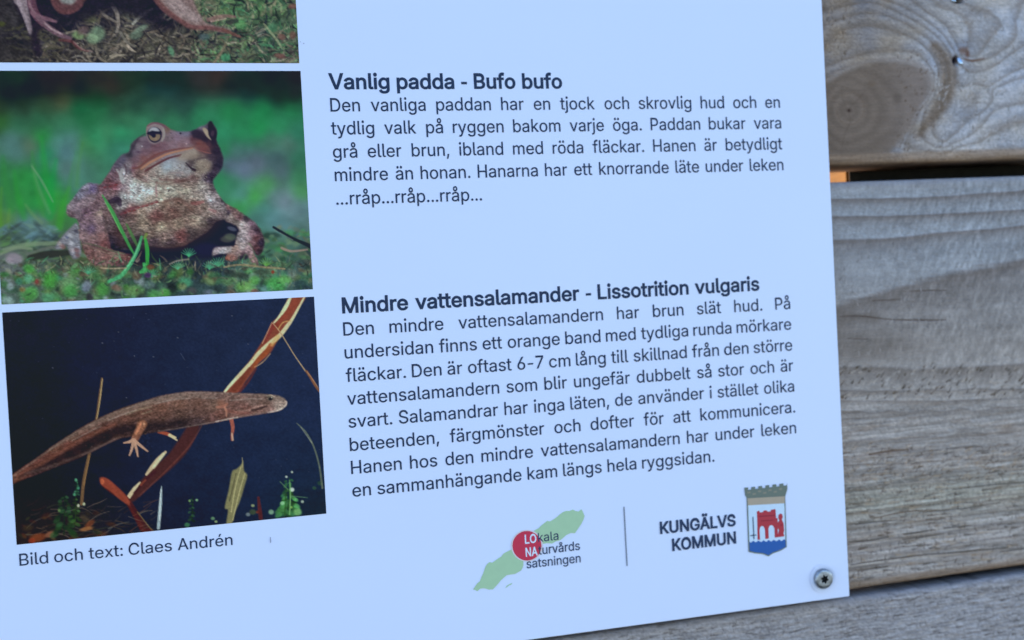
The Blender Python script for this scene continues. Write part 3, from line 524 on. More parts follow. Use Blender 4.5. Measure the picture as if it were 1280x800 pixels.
    sprig(80,668,50,(36,80,50),12,13); sprig(94,655,34,(60,110,56),8,7); sprig(96,618,18,(54,130,92),5,3)
    for x, y, c in [(95,600,(80,170,130)),(98,610,(60,140,110)),(98,632,(196,206,180)),(105,630,(190,206,170)),(93,618,(70,160,120)),(74,638,(90,130,80))]: cv.blob(x, y, 2, 2.4, c, .85)
    for k in range(70):
        x, y = rnd.uniform(5,400), rnd.uniform(380,600); cv.blob(x, y, .9, .7, (70,84,120), rnd.uniform(.1,.45))
    for x, y in [(66,460),(148,415),(128,429),(168,445),(192,446),(158,497),(290,395),(310,430),(222,422)]: cv.blob(x, y, 1.1, .8, (120,128,150), .5)
    cv.stroke([(226,442,.8),(231,450,.8)], (80,96,130), .5, .8)
    al = np.arange(len(X)); cv.grain(al, .10, 2.2, 1.8, 57, octv=2); cv.mute(al, np.ones(len(X)), 1, .85)
    return cv.C

def paint_frog(X, Y):
    cv = Canvas(X, Y); rnd = np.random.RandomState(8)
    cv.C = cv.rbf([(0,10,46,44,50),(10,30,50,48,52),(30,45,34,34,44),(20,70,50,48,50),(60,20,26,26,46),(60,60,40,40,50),(100,30,28,28,48),(120,60,66,66,64),(130,20,40,40,54),(170,20,72,76,70),(160,45,70,72,66),(200,10,30,28,46),(205,25,30,28,46),(190,60,78,78,66),(220,45,64,64,60),(230,65,66,72,60),(260,20,104,104,84),(260,50,80,86,72),(290,15,72,120,70),(290,40,70,92,74),(310,60,80,92,70),(330,15,66,110,66),(330,45,50,80,70),(360,15,74,104,76),(365,40,66,90,76),(365,70,84,76,76),(340,70,60,70,64),(150,72,62,60,56),(90,75,52,48,52),(190,-30,60,52,54),(60,-40,46,44,46),(330,-40,60,96,60),(190,-120,40,80,60),(30,-120,40,70,56),(350,-120,40,90,62)], 14, None, .6)
    cv.grain(np.arange(len(X)), .35, 9, 6, 71)
    br = [(110,104,90),(84,80,66),(128,120,104),(60,56,52),(96,84,72),(140,130,116),(36,34,44),(70,66,72),(30,30,44)]
    gr = [(70,130,84),(90,150,80),(60,104,76),(120,150,110),(40,70,58),(110,130,88),(46,110,72),(32,40,50),(30,34,48),(128,124,98)]
    twigs(cv, rnd, 520, 40,18,250,82, br, (8,26), (1.2,3.2), (.4,.85), (-1.4,1.2), .8)
    twigs(cv, rnd, 130, 0,30,70,82, [(70,66,56),(50,48,50),(34,32,46),(84,84,60)], (8,22), (1.5,3.5), (.3,.6), (-.9,.9), .8)
    leafy(cv, rnd, 90, 240,-10,380,80, gr, (3,8), (.4,.8), .7)
    twigs(cv, rnd, 800, 240,-50,380,82, gr, (6,20), (1,3), (.4,.9), (-2.6,.4), .8)
    twigs(cv, rnd, 120, 190,40,380,82, br, (8,24), (1,2.6), (.4,.8), (-1,1), .8)
    for x, y, rx, ry, c, r in [(98,44,9,6,(110,150,90),.2),(122,42,11,11,(100,140,108),0),(110,22,14,7,(96,104,60),.3),(116,48,10,8,(112,150,112),.3),(104,38,9,6,(100,80,84),-.5),(170,44,10,6,(84,110,92),-.2),(176,36,12,4,(100,130,110),-.5),(214,64,4,8,(70,140,100),-.4),(282,72,7,6,(50,150,100),0),(255,46,8,5,(66,92,100),0),(352,46,6,5,(116,76,70),.4),(366,44,5,6,(112,70,64),0),(350,70,9,4,(110,64,62),.2),(366,8,7,4,(120,66,66),0),(0,30,8,4,(70,80,30),0),(300,30,10,8,(70,150,80),.4),(340,35,9,8,(60,124,84),.2)]:
        cv.blob(x, y, rx, ry, c, .8, r)
    for p, c in [([(140,6,5),(146,16,5),(148,30,4),(146,40,3)],(128,120,112)),([(124,12,3),(132,20,3.4),(146,28,3)],(120,112,104)),([(166,30,3),(176,20,4),(190,11,3)],(140,144,136)),([(150,40,3),(158,52,3),(168,58,2.4)],(110,108,100)),([(282,56,3),(276,66,3.4),(268,78,3)],(128,116,92)),([(120,62,3),(124,72,3.4),(134,78,2)],(116,108,96)),([(330,30,2),(346,50,3),(352,60,2)],(126,140,104)),([(60,56,3),(76,60,3)],(86,80,66)),([(90,72,2),(100,70,2.4),(108,76,2)],(120,116,110))]:
        cv.stroke(p, c, .85, 1)
    # dark space and the frog: body, near hand, far hand
    cv.fill([(40,-60),(30,0),(42,20),(60,30),(80,36),(110,26),(140,12),(180,26),(200,34),(220,34),(200,10),(190,-60)], (28,26,46), 5, .85)
    cv.fill([(18,0),(24,16),(34,34),(37,43),(45,70),(52,62),(48,40),(66,38),(80,46),(66,22),(46,0)], (34,26,48), 3, .85)
    cv.fill([(50,-120),(40,-60),(62,-4),(72,14),(84,17),(98,12),(106,0),(130,-14),(180,-10),(230,-30),(240,-100),(150,-150)], (120,72,66), 2)
    cv.fill([(64,0),(72,13),(84,16),(96,12),(105,0),(100,-20),(70,-20)], (92,56,62), 2); cv.fill([(74,-8),(76,2),(84,5),(92,4),(97,-8)], (124,132,134), 2); cv.stroke([(66,2,4),(76,13,5),(88,15,5),(102,6,4)], (98,54,62), .7, 2.2)
    cv.fill([(14,-30),(17,0),(24,10),(32,28),(37,43),(40,38),(38,24),(35,8),(34,-10),(34,-40)], (122,108,122), 1.2)
    cv.stroke([(22,0,6),(30,18,5),(37,40,3)], (140,126,142), .8, 1.6)
    cv.stroke([(38,-10,12),(40,6,11),(46,20,10),(54,30,7)], (98,58,80), .95, 1.6); cv.stroke([(36,-4,3),(38,8,3),(46,20,3)], (140,104,120), .8, 1.2)
    cv.stroke([(40,16,5),(48,21,6),(60,24,5),(70,27,3)], (126,84,104), .85, 1.4)
    cv.stroke([(48,22,7),(58,32,7),(66,38,7),(76,44,6),(88,48,4)], (106,76,94), .95, 1.4); cv.stroke([(56,29,2),(66,37,2.6),(78,43,2)], (164,136,148), .8, 1)
    cv.stroke([(74,50,2.6),(90,52,4),(98,60,3),(110,64,2)], (100,50,56), .85, 1.2); cv.stroke([(92,52,1.4),(104,62,1.8),(116,64,1.2)], (130,100,98), .8, .9)
    leg = [(186,-30),(194,0),(206,12),(222,24),(238,34),(256,36),(276,40),(288,40),(286,36),(270,32),(256,27),(250,18),(244,6),(240,-6),(236,-40)]
    i, m, s = cv.fill(leg, (124,100,100), 1.6)
    cv.stroke([(192,-4,6),(206,12,7),(224,25,6),(240,34,6),(262,35,5),(286,40,4)], (112,64,66), .8, 2.2)
    cv.stroke([(214,0,16),(230,14,16),(246,24,10)], (146,128,132), .8, 5)
    cv.stroke([(260,25,5),(274,21,5),(284,20,4),(294,21,3)], (132,96,92), .85, 1.5); cv.stroke([(264,27,2),(282,23,2)], (190,150,140), .7, 1); cv.stroke([(278,36,3),(290,42,4),(300,46,3)], (112,70,64), .9, 1.4)
    cv.stroke([(286,28,6),(296,26,5)], (36,40,48), .7, 2)
    cv.grain(i[m[:, 0] > .5], .14, 3, 2.4, 75)
    for k in range(14):
        cv.blob(rnd.uniform(200,246), rnd.uniform(0,26), 1.3, 1, (90,62,76), .5)
    cv.grain(cv.box(-10,-10,400,85), .24, 2.2, 1.8, 77, octv=2); cv.mute(np.arange(len(X)), np.ones(len(X)), 1, .7, (0, 0, 3))
    return cv.C
# ---------------------------------------------------------------- the boards
T_PANEL, N_BOARD, D_BOARD = .003, .0062, .028             # sign thickness, depth of the board faces, board thickness
def ZK(p): return zoomed(1000, 0, 3.077, p)
def ZT(p): return zoomed(1020, 0, 4.923, p)
def ZA(p): return zoomed(1000, 200, 2.667, p)
def ZB(p): return zoomed(1030, 440, 4, p)
def ZC(p): return zoomed(1030, 600, 4, p)
class Phase:
    """year-ring field through hand-laid grain lines (thin-plate interpolation)"""
    def __init__(self, lines, lam=.5, box=(1005, -60, 1325, 860)):
        P, V = [], []
        for val, pts in lines:
            for q in (spline(pts, 3, False) if len(pts) > 2 else np.array(pts)): P.append(q[:2]); V.append(val)
        self.P = np.array(P)/50.0; V = np.array(V, float); n = len(V)
        K = self.k(self.P, self.P)+np.eye(n)*lam*.01
        A = np.zeros((n+3, n+3)); A[:n, :n] = K; A[:n, n] = 1; A[:n, n+1:] = self.P; A[n:, :n] = A[:n, n:].T
        self.w = np.linalg.solve(A, np.concatenate([V, [0, 0, 0]])); self.box = box
    @staticmethod
    def k(a, b):
        r2 = ((a[:, None]-b[None])**2).sum(-1)+1e-9
        return r2*np.log(r2)*.5
    def __call__(self, x, y):
        x0, y0, x1, y1 = self.box
        q = np.stack([np.clip(x, x0, x1), np.clip(y, y0, y1)], -1)/50.0; out = np.empty(len(x)); n = len(self.P)
        for i in range(0, len(q), 20000):
            s = q[i:i+20000]; out[i:i+20000] = self.k(s, self.P)@self.w[:n]+self.w[n]+s@self.w[n+1:]
        return out
def late(ph, on=.05, decay=.32):
    f = ph-np.floor(ph)
    return np.clip(f/on, 0, 1)*np.exp(-f/decay)
# distances used for the knot of the upper board
KNOT = (1061, 138)
LINES_TOP = [(1.0, ZK([(196,362),(250,395),(250,450),(205,480)])), (1.0, ZK([(196,362),(145,390),(140,450),(205,480)])),
    (2.0, ZK([(100,310),(180,262),(270,245),(340,262),(385,310),(400,380),(380,460),(350,540),(300,600)])),
    (3.0, ZK([(100,262),(200,225),(300,205),(400,205),(470,232),(510,290),(505,360),(455,430),(420,500),(390,560)])),
    (4.0, ZT([(150,205),(250,178),(330,174),(420,187),(500,207),(580,237),(650,278),(700,335),(735,400),(745,480),(720,570),(660,680)])),
    (5.0, ZT([(150,130),(220,105),(300,90),(400,97),(480,122),(560,160),(640,212),(710,270),(775,350),(805,450),(790,560),(730,680)])),
    (6.0, ZT([(130,60),(250,28),(330,22),(420,42),(500,80),(580,120),(680,180),(760,250),(815,330),(850,430),(850,520)])),
    (7.0, ZT([(330,-30),(430,5),(520,40),(620,95),(700,150),(770,210),(825,285),(855,340)])),
    (8.0, ZT([(500,-30),(590,10),(650,60),(720,110),(790,160),(835,230),(870,300)])),
    (9.0, ZT([(700,0),(780,60),(860,90),(910,140),(930,200),(920,280)])),
    (9.0, ZT([(880,-10),(950,20),(1040,30),(1100,70),(1150,130),(1150,180),(1100,230),(1050,290),(1000,345),(940,355)])),
    (9.5, ZT([(1000,120),(1020,180)])), (9.5, ZT([(850,-20),(900,50)])),
    (8.0, ZT([(1280,60),(1240,140),(1250,200),(1210,270),(1130,330),(1050,372),(950,385)])),
    (7.0, ZT([(1280,290),(1200,340),(1130,395),(1050,440),(960,455)])),
    (6.0, ZT([(1290,420),(1200,455),(1130,500),(1060,550),(1010,640)])), (5.3, ZK([(870,285),(780,320),(720,350),(660,410),(610,470),(560,540)])), (4.5, ZK([(870,365),(790,388),(735,420),(690,470),(620,530)])),
    (3.4, ZK([(870,440),(800,450),(735,490),(680,540)])), (2.8, ZK([(870,520),(780,540),(600,575)])), (2.2, ZK([(870,585),(600,605),(300,625)])), (1.6, ZK([(870,680),(600,690),(100,700)]))]
LINES_MID = [(0.0, ZA([(60,60),(110,58),(747,30)])), (1.0, ZA([(60,130),(115,128),(380,124),(747,97)])), (2.0, ZA([(60,188),(115,185),(330,182),(560,172),(747,163)])),
    (3.0, ZA([(60,270),(120,262),(300,256),(500,236),(747,215)])), (4.0, ZA([(60,490),(135,466),(250,436),(400,390),(550,360),(747,325)])),
    (5.0, ZA([(60,690),(140,684),(300,684),(400,690),(560,684),(747,672)])), (6.0, ZB([(60,190),(400,190),(1000,180)])), (7.0, ZB([(60,245),(500,240),(1000,232)])), (8.0, ZB([(60,288),(500,285),(1000,262)])),
    (9.0, ZB([(60,455),(400,432),(1000,405)])), (10.0, ZB([(60,525),(180,510),(500,485),(1000,455)])), (11.0, ZB([(60,560),(500,545),(1000,510)])), (12.0, ZB([(60,615),(500,590),(1000,560)])), (13.0, ZB([(60,670),(500,640),(1000,605)])),
    (14.0, ZC([(60,108),(500,60),(1000,10)])), (15.0, ZC([(60,168),(1000,65)])), (16.0, ZC([(60,225),(600,170),(1000,122)])), (17.0, ZC([(60,305),(600,255),(1000,185)])), (18.0, ZC([(60,375),(1000,270)])), (19.0, ZC([(60,440),(600,385),(1000,335)])), (20.0, ZC([(60,505),(1000,390)])), (21.0, ZC([(60,560),(1000,440)]))]

def ticks(cv, rnd, n, box, cols, ln, w, ang, a):
    for k in range(n):
        x, y = rnd.uniform(box[0], box[2]), rnd.uniform(box[1], box[3]); t = rnd.uniform(*ang); L = rnd.uniform(*ln)
        cv.stroke([(x, y, rnd.uniform(*w)), (x+L*math.cos(t), y-L*math.sin(t), .5)], cols[rnd.randint(len(cols))], rnd.uniform(*a), .9)
def fibre(X, Y, seed, sl, ss):
    """short torn fibres and saw marks: fine noise stretched along the grain plus slanted fuzz"""
    Yg = Y+(X-1050)*sl
    a = fbm(X/26, Yg/1.7, seed, 3)-.5; b = fbm((X+.6*Y)/3.0, (Y-.5*X)/ss, seed+7, 3)-.5; c = fbm(X/60, Yg/5, seed+3, 2)-.5
    return a, b, c
def wood_top(X, Y):
    cv = Canvas(X, Y); rnd = np.random.RandomState(21); ph = Phase(LINES_TOP)
    a, b, c = fibre(X, Y, 101, .04, 2.2)
    p = ph(X, Y)+.14*c+.05*b
    L = late(p, .16, .30); dk = np.hypot((X-KNOT[0])/(50+14*np.clip((X-KNOT[0])/50, -1, 1)), (Y-KNOT[1])/57)
    dk = dk+.30*(fbm(X/34, Y/28, 134, 2)-.5)+.10*(fbm(X/9, Y/9, 135, 2)-.5)
    KP = [(1022,112),(1040,97),(1058,87),(1080,80),(1110,76),(1142,81),(1160,93),(1163,112),(1152,134),(1142,154),(1130,171),(1116,185),(1098,196),(1022,206)]
    kn = np.zeros(len(X)); ki, km, _ = cv.mask(KP, 5, 2.2, 136); kn[ki] = km
    side = np.clip((X-1080)/110, 0, 1)[:, None]; pale = np.array([118,122,134.])*(1-side)+np.array([142,155,180.])*side; brown = np.array([94,92,95.])*(1-side)+np.array([98,98,104.])*side
    tone = fbm(X/45, Y/30, 131, 2)[:, None]
    P = pale*(.90+.2*tone)+(fbm(X/30, Y/20, 132, 2)[:, None]-.5)*np.array([-14,0,26.])
    cv.C = P*(1-L[:, None]*.9)+brown*L[:, None]*.9
    rk = np.hypot((X-1061)/(1+.45*np.clip((X-1061)/60, 0, 1)), (Y-138)*.85)+5*(fbm(X/22, Y/22, 133, 2)-.5)
    kc = np.array([101,99,103.])*(1+.045*np.sin(rk*.52)*np.clip(1.3-rk/60, .25, 1)+.10*(fbm(X/30, Y/26, 137, 2)-.5))[:, None]+np.array([9,11,16.])*np.clip((X-1095)/60, 0, 1)[:, None]
    cv.C = cv.C*(1-kn[:, None])+kc*kn[:, None]
    # pale ring and brown collar round the knot
    cv.stroke([(1022,108,5),(1042,94,6),(1060,85,6),(1085,77,6),(1112,73,7),(1142,78,7),(1162,92,6),(1165,114,5),(1154,136,5)], (128,131,143), .6, 5)
    cv.stroke(zoomed(1000,0,3.077,[(520,180,44),(565,250,62),(570,330,62),(540,400,56),(490,470,42),(455,520,26)]), (92,87,86), .7, 8)
    cv.C += 8*np.exp(-((p-np.floor(p)-.72)/.18)**2)[:, None]*(1-kn[:, None])
    rough = np.clip(1-kn*1.2, .12, 1)*(1-.55*L)
    idx = np.arange(len(X)); cv.C *= (1+rough*(.30*b+.08*a)+.08*a)[:, None]
    ticks(cv, rnd, 200, (1165,0,1290,200), [(84,80,82),(92,86,84),(160,162,174),(150,150,160)], (1.5,5), (.7,1.6), (.4,2.4), (.25,.7))
    ticks(cv, rnd, 90, (1120,60,1180,190), [(72,64,62),(80,72,68)], (1.5,4), (.8,2), (.6,1.6), (.4,.8))
    ticks(cv, rnd, 230, (1168,95,1290,192), [(160,172,196),(150,160,182),(104,112,126)], (3,8), (1.2,2.6), (.5,1.6), (.35,.7))
    ticks(cv, rnd, 50, (1028,10,1062,80), [(78,72,70),(140,138,140)], (2,6), (.8,1.8), (.6,2.2), (.4,.8))
    # the pith, its small cracks, rust round the nails
    cv.blob(1061.5,138,5,4,(76,72,76),.6); cv.blob(1061.5,138,1.8,1.8,(44,40,46),.8)
    for q in ([(1061,141,1),(1063,152,1.4),(1056,168,1.2),(1052,188,.8)], [(1062,136,1),(1071,126,1.4),(1082,114,1)], [(1058,134,.8),(1054,124,1),(1052,112,.7)]): cv.stroke(q, (82,78,80), .4, 1.4)
    cv.stroke([(1046,138,1),(1050,150,1.3),(1060,156,1.2),(1072,152,1.2),(1080,140,1),(1078,124,1),(1066,116,1),(1052,120,1)], (96,90,88), .5, 1.2)
    cv.blob(1090,104,6,4,(92,86,84),.4); cv.blob(1122,122,7,8,(84,82,86),.55, 0, .2); cv.blob(1080,120,14,18,(92,88,92),.3, .4, .1)
    cv.blob(1204,63,8,7,(88,66,58),.6, 0, .1); cv.blob(1209,68,4,6,(78,52,46),.6, 0, .1); cv.stroke([(1206,74,2),(1216,76,3),(1230,73,1.5)], (86,68,62), .7, 1.5)
    cv.blob(1194,75,5,6,(40,38,56),.8); cv.blob(1196,1,9,4,(48,52,60),.7)
    # lower arris, with warm light from the ground painted into its colour
    u0 = 203.5-(X-1042)*.0345; d = np.clip((Y-(u0-12))/4, 0, 1)
    cv.C = cv.C*(1-.7*d[:, None])+np.array([126,119,117.])*(1+.3*a+.2*b)[:, None]*.7*d[:, None]
    g = (.00026*L*(1-kn)+.00030*rough*b)
    hole = np.exp(-((X-1195)**2/14+(Y-76)**2/26)**2)+np.exp(-((X-1199)**2/30+(Y-1)**2/9)**2)
    return cv.C, g-.0030*hole
def wood_mid(X, Y):
    cv = Canvas(X, Y); rnd = np.random.RandomState(22); ph = Phase(LINES_MID)
    sl = .035+.1*np.clip((Y-215)/520, 0, 1)
    a, b, c = fibre(X, Y, 201, sl, 2.4)
    low = np.clip((Y-470)/60, 0, 1)
    p = ph(X, Y)+c*(.07+.40*low)+.04*b
    L = late(p, .07, .34)*(1-.30*low)
    left = np.clip((1215-X)/130, 0, 1)*np.clip((p-4.0)/.05, 0, 1)*np.clip((462-Y)/20, 0, 1)
    L = np.maximum(L, .72*left*(.6+.8*fbm(X/40, Y/12, 241, 2)))
    up = np.clip((430-Y)/120, 0, 1)[:, None]
    pale = np.array([131,147,173.])*up+np.array([136,143,158.])*(1-up); brown = np.array([94,95,104.])*up+np.array([99,101,109.])*(1-up)
    pale = pale*(.93+.14*fbm(X/60, Y/14, 231, 2)[:, None])
    fine = (fbm(X/90, (Y+(X-1050)*sl)/2.6, 251, 2)-.5)*(.06+.30*low)
    cv.C = (pale*(1-L[:, None])+brown*L[:, None])*(1+fine)[:, None]
    band = np.exp(-((Y+(X-1050)*.1-632)/26)**2)[:, None]; cv.C = cv.C*(1-band*.5)+cv.C*np.array([.97,1.0,.92])*band*.5
    warm = (np.clip(fbm(X/30, (Y+(X-1050)*.1)/3, 261, 2)-.55, 0, 1)*1.1*low)[:, None]; cv.C = cv.C*(1-warm)+np.array([118,110,108.])*warm
    smooth = np.clip(1-1.3*L, 0, 1)*(.55+.45*np.clip(np.sin(Y/19.)+.3, 0, 1))
    vf = fbm((X+.25*Y)/3.4, Y/8.5, 271, 3)-.5; cv.C *= (1+.34*vf*(1-low)*(.45+.55*np.clip((X-1090)/90, 0, 1))+smooth*.22*b+(.05+.17*low)*a+.16*low*b)[:, None]
    for q in ([(1050,396,1),(1075,395,1.6),(1110,399,1.3),(1150,400,2),(1182,400,1)], [(1090,376,.8),(1112,375,1.4),(1128,374,.8)], [(1136,364,.8),(1160,363,1.5),(1182,363,1)], [(1060,423,.6),(1085,424,1)]): cv.stroke(q, (66,62,66), .75, 1)
    ticks(cv, rnd, 230, (1040,458,1290,500), [(58,58,62),(70,66,64),(152,160,176),(146,150,160)], (3,8), (1.2,2.8), (.5,1.2), (.4,.9))
    ticks(cv, rnd, 300, (1040,300,1290,455), [(88,94,108),(98,102,114),(150,160,180)], (3,8), (1,2), (.9,1.9), (.25,.55))
    ticks(cv, rnd, 200, (1040,220,1290,320), [(104,108,122),(150,158,178)], (1.5,5), (.8,1.6), (.7,2.2), (.2,.5))
    ticks(cv, rnd, 260, (1040,555,1290,600), [(64,62,66),(78,70,66),(156,158,168),(150,134,120)], (2,7), (.8,1.8), (.3,1.1), (.3,.75))
    ticks(cv, rnd, 620, (1040,560,1290,735), [(66,68,74),(80,78,82),(150,154,164),(134,128,122)], (4,15), (1.1,2.5), (.0,.25), (.3,.8))
    ticks(cv, rnd, 480, (1040,560,1290,735), [(66,66,72),(80,76,80)], (2,7), (.9,1.8), (1.0,2.0), (.3,.65))
    for q in ([(1087,568,2),(1110,564,3),(1135,562,1.5)], [(1092,648,1),(1130,640,1.6),(1170,637,1)]): cv.stroke(q, (66,56,52), .7, 1.2)
    for q in ([(1062,678,1.6),(1090,675,2),(1110,671,1.4)], [(1130,668,2),(1150,665,2.6),(1168,662,1.4)], [(1128,674,1.2),(1160,670,2),(1180,667,1)], [(1064,706,1.6),(1110,699,2),(1160,693,2),(1200,690,2.4),(1260,684,1.6)], [(1072,714,1),(1110,708,1.5)], [(1180,660,2),(1215,657,1.4)], [(1250,690,1),(1285,685,2)], [(1060,656,1),(1100,652,1.4),(1140,650,.8)], [(1150,640,1),(1200,636,1.6),(1250,628,1)], [(1190,612,1.2),(1240,606,1.6),(1285,602,1)]): cv.stroke(q, (64,66,72), .75, 1.2); cv.stroke([(q_[0], q_[1]+2.4, q_[2]*.8) for q_ in q], (146,150,158), .5, 1.2)
    u0 = 736-(X-1063)*.134; d = np.clip((Y-(u0-11))/4, 0, 1)  # lower arris again tinted with painted warm ground light
    cv.C = cv.C*(1-.65*d[:, None])+np.array([116,111,112.])*(1+.3*a)[:, None]*.65*d[:, None]
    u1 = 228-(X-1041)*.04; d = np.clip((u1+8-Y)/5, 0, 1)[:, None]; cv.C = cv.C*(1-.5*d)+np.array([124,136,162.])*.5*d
    return cv.C, .00026*L*(1-low*.5)+.00042*smooth*b+.00050*low*a
def wood_low(X, Y):
    cv = Canvas(X, Y); rnd = np.random.RandomState(23)
    sl = .135; Yg = Y+(X-1050)*sl
    a, b, c = fibre(X, Y, 301, sl, 2.0)
    p = Yg/9.5+2.2*c+1.1*(fbm(X/120, Yg/20, 331, 2)-.5); L = late(p, .15, .35)*.8
    cv.C = np.array([135,146,169.])*(1-L[:, None])+np.array([97,104,120.])*L[:, None]
    cv.C *= (1+.34*b+.30*a)[:, None]
    ticks(cv, rnd, 900, (700,725,1290,800), [(66,68,76),(82,84,92),(146,154,172),(134,138,150)], (4,14), (1.1,2.5), (.02,.3), (.3,.75))
    ticks(cv, rnd, 240, (700,725,1290,800), [(72,74,82),(60,60,68)], (2,6), (.7,1.3), (1.0,2.0), (.3,.7))
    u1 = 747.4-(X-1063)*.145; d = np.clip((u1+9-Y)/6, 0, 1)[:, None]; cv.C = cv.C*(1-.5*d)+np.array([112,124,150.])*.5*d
    return cv.C, .00022*L+.00042*b+.00038*a

def edges(dense, lo, hi, step):
    a, b = dense
    left = np.arange(lo, a, .012) if lo < a else []; right = np.arange(b+.012, hi, .012) if b < hi else []
    return np.unique(np.round(np.concatenate([[lo], left, np.arange(a, b, step), [b], right, [hi]]), 6))
def board(name, label, vt, vb, paint, xd, vd, u0=-.46, u1=.40, tilt=0.0, step=.00040):
    """one plank: finely modelled face, eased arrises, sawn back and ends; vt, vb are its top and bottom edge (down is positive)"""
    us = edges(xd, u0, u1, step); vs = edges(vd, vt, vb, step)
    # rows: back edge, face, back edge
    U, V = np.meshgrid(us, vs); shp = U.shape
    Vt = V+tilt*(U-.15)
    X, Y = lay(U.ravel(), Vt.ravel(), N_BOARD)
    C, h = paint(X, Y)
    r = .0030; e = np.minimum(V-vt, vb-V).ravel(); e = np.clip(e, 0, r)
    n = N_BOARD-h+(r-np.sqrt(np.maximum(r*r-(r-e)**2, 0)))*.8
    n += .0006*(fbm(X/90, Y/60, 401, 2)-.5)
    co = np.stack([U.ravel(), n, EYE_H-Vt.ravel()], -1)
    nr, nc = shp
    back_t = np.stack([us, np.full(nc, N_BOARD+D_BOARD), EYE_H-(vt+tilt*(us-.15))], -1); back_b = np.stack([us, np.full(nc, N_BOARD+D_BOARD), EYE_H-(vb+tilt*(us-.15))], -1)
    allco = np.concatenate([back_t, co, back_b]); nr2 = nr+2
    col = np.concatenate([ink(C[:nc]*.9), ink(C), ink(C[-nc:]*.9)])
    i = np.arange(nr2*nc).reshape(nr2, nc)
    q = np.stack([i[:-1, :-1], i[1:, :-1], i[1:, 1:], i[:-1, 1:]], -1).reshape(-1, 4)
    qb = np.stack([i[0, :-1], i[0, 1:], i[-1, 1:], i[-1, :-1]], -1)
    faces = [tuple(f) for f in np.concatenate([q, qb])]+[tuple(i[::-1, 0]), tuple(i[:, -1])]
    me = mesh(allco, faces)
    at_ = me.attributes.new('col', 'FLOAT_COLOR', 'POINT')
    at_.data.foreach_set('color', np.concatenate([col, np.ones((len(col), 1))], 1).astype(np.float32).ravel())
    o = link(name, me, M_TIMBER, None, True)
    return tag(o, label, 'board', 'weathered boards the sign is screwed to')
def vline(px0, py0, px1, py1):
    (ua, ub), (va, vb) = at([px0, px1], [py0, py1], N_BOARD)
    k = (vb-va)/(ub-ua); return va+(.15-ua)*k, k          # height at u = .15 and slope
g1a, k1 = vline(1042, 207.0, 1280, 199.0); g1b, k1b = vline(1042, 227.5, 1280, 217.5)
g2a, k2 = vline(1063, 738.0, 1280, 709.0); g2b, k2b = vline(690, 803.0, 1280, 716.0)
print('gaps', g1a, k1, g1b, k1b, g2a, k2, g2b, k2b)
XD = (.120, .262)
board('wooden_board', 'weathered grey board with a big round knot, uppermost of the three boards', g1a-.150, g1a, wood_top, XD, (g1a-.098, g1a), tilt=(k1+k1b)/2)
board('wooden_board', 'weathered board between the two dark gaps, beside the right edge of the white sign', g1b, g2a, wood_mid, XD, (g1b, g2a), tilt=(k1b+k2)/2)
board('wooden_board', 'bluish grey board seen below the lower edge of the white sign, lowest of the boards', g2b, g2b+.150, wood_low, (.0, .262), (g2b, g2b+.040), tilt=(k2+k2b)/2)

# post behind the boards, its left side in the sun
nb = N_BOARD+D_BOARD+.0006
pu, pv = at(1059, 216, nb)
me = bpy.data.meshes.new('mesh'); bm = bmesh.new(); bmesh.ops.create_cube(bm, size=1)
for v in bm.verts: v.co = Vector((float(pu)+(.0475+v.co.x*.095), nb+.0475+v.co.y*.095, EYE_H-.0+v.co.z*1.1))
bmesh.ops.bevel(bm, geom=bm.edges[:], offset=.0012, segments=2, affect='EDGES'); bm.to_mesh(me); bm.free()
post = tag(link('wooden_post', me, M_POST), 'sunlit orange brown post seen through the upper gap between the boards', 'post')
bm = bmesh.new(); bmesh.ops.create_cube(bm, size=1)
for v in bm.verts: v.co = Vector((float(pu)+.0478+v.co.x*.0940, nb-.0003+v.co.y*.0005, EYE_H+v.co.z*1.08))
me = bpy.data.meshes.new('mesh'); bm.to_mesh(me); bm.free(); link('gap_shade_strip', me, M_GAP_SHADE, post)  # dark strip added on the post front so the gap looks shaded

# ---------------------------------------------------------------- the sign
SU0, SU1, SV0, SV1 = -.192, .13562, -.235, .12
sign = tag(empty('information_sign', world((SU0+SU1)/2, SV1, 0)), 'white printed nature information sign with toad and newt photos screwed to boards', 'sign')
bm = bmesh.new(); bmesh.ops.create_cube(bm, size=1)
for v in bm.verts: v.co = Vector(((SU0+SU1)/2+v.co.x*(SU1-SU0), T_PANEL/2+v.co.y*T_PANEL, EYE_H-(SV0+SV1)/2+v.co.z*(SV1-SV0)))
bmesh.ops.bevel(bm, geom=bm.edges[:], offset=.00025, segments=2, affect='EDGES')
me = bpy.data.meshes.new('mesh'); bm.to_mesh(me); bm.free(); link('panel', me, M_PANEL, sign)
LAYER = [-.00004]
def front(): LAYER[0] -= .000012; return LAYER[0]

def photo(name, label, u0, v0, u1, v1, fn, step=.00026):
    nu, nv = int((u1-u0)/step), int((v1-v0)/step)
    U, V = np.meshgrid(np.linspace(u0, u1, nu), np.linspace(v0, v1, nv))
    X, Y = lay(U.ravel(), V.ravel(), 0.0)
    C = ink(fn(X, Y))
    co = np.stack([U.ravel(), np.full(U.size, front()), EYE_H-V.ravel()], -1)
    i = np.arange(U.size).reshape(nv, nu); q = np.stack([i[:-1, :-1], i[1:, :-1], i[1:, 1:], i[:-1, 1:]], -1).reshape(-1, 4)
    me = mesh(co, [tuple(f) for f in q])
    a = me.attributes.new('col', 'FLOAT_COLOR', 'POINT'); a.data.foreach_set('color', np.concatenate([C, np.ones((len(C), 1))], 1).astype(np.float32).ravel())
    return tag(link(name, me, M_PRINT, sign), label)
k = .0006
photo('frog_photo', 'printed photo of a brown frog standing on moss, top of the column', -291.2*k, -287*k, -121.3*k, -158.4*k, paint_frog, .00034)
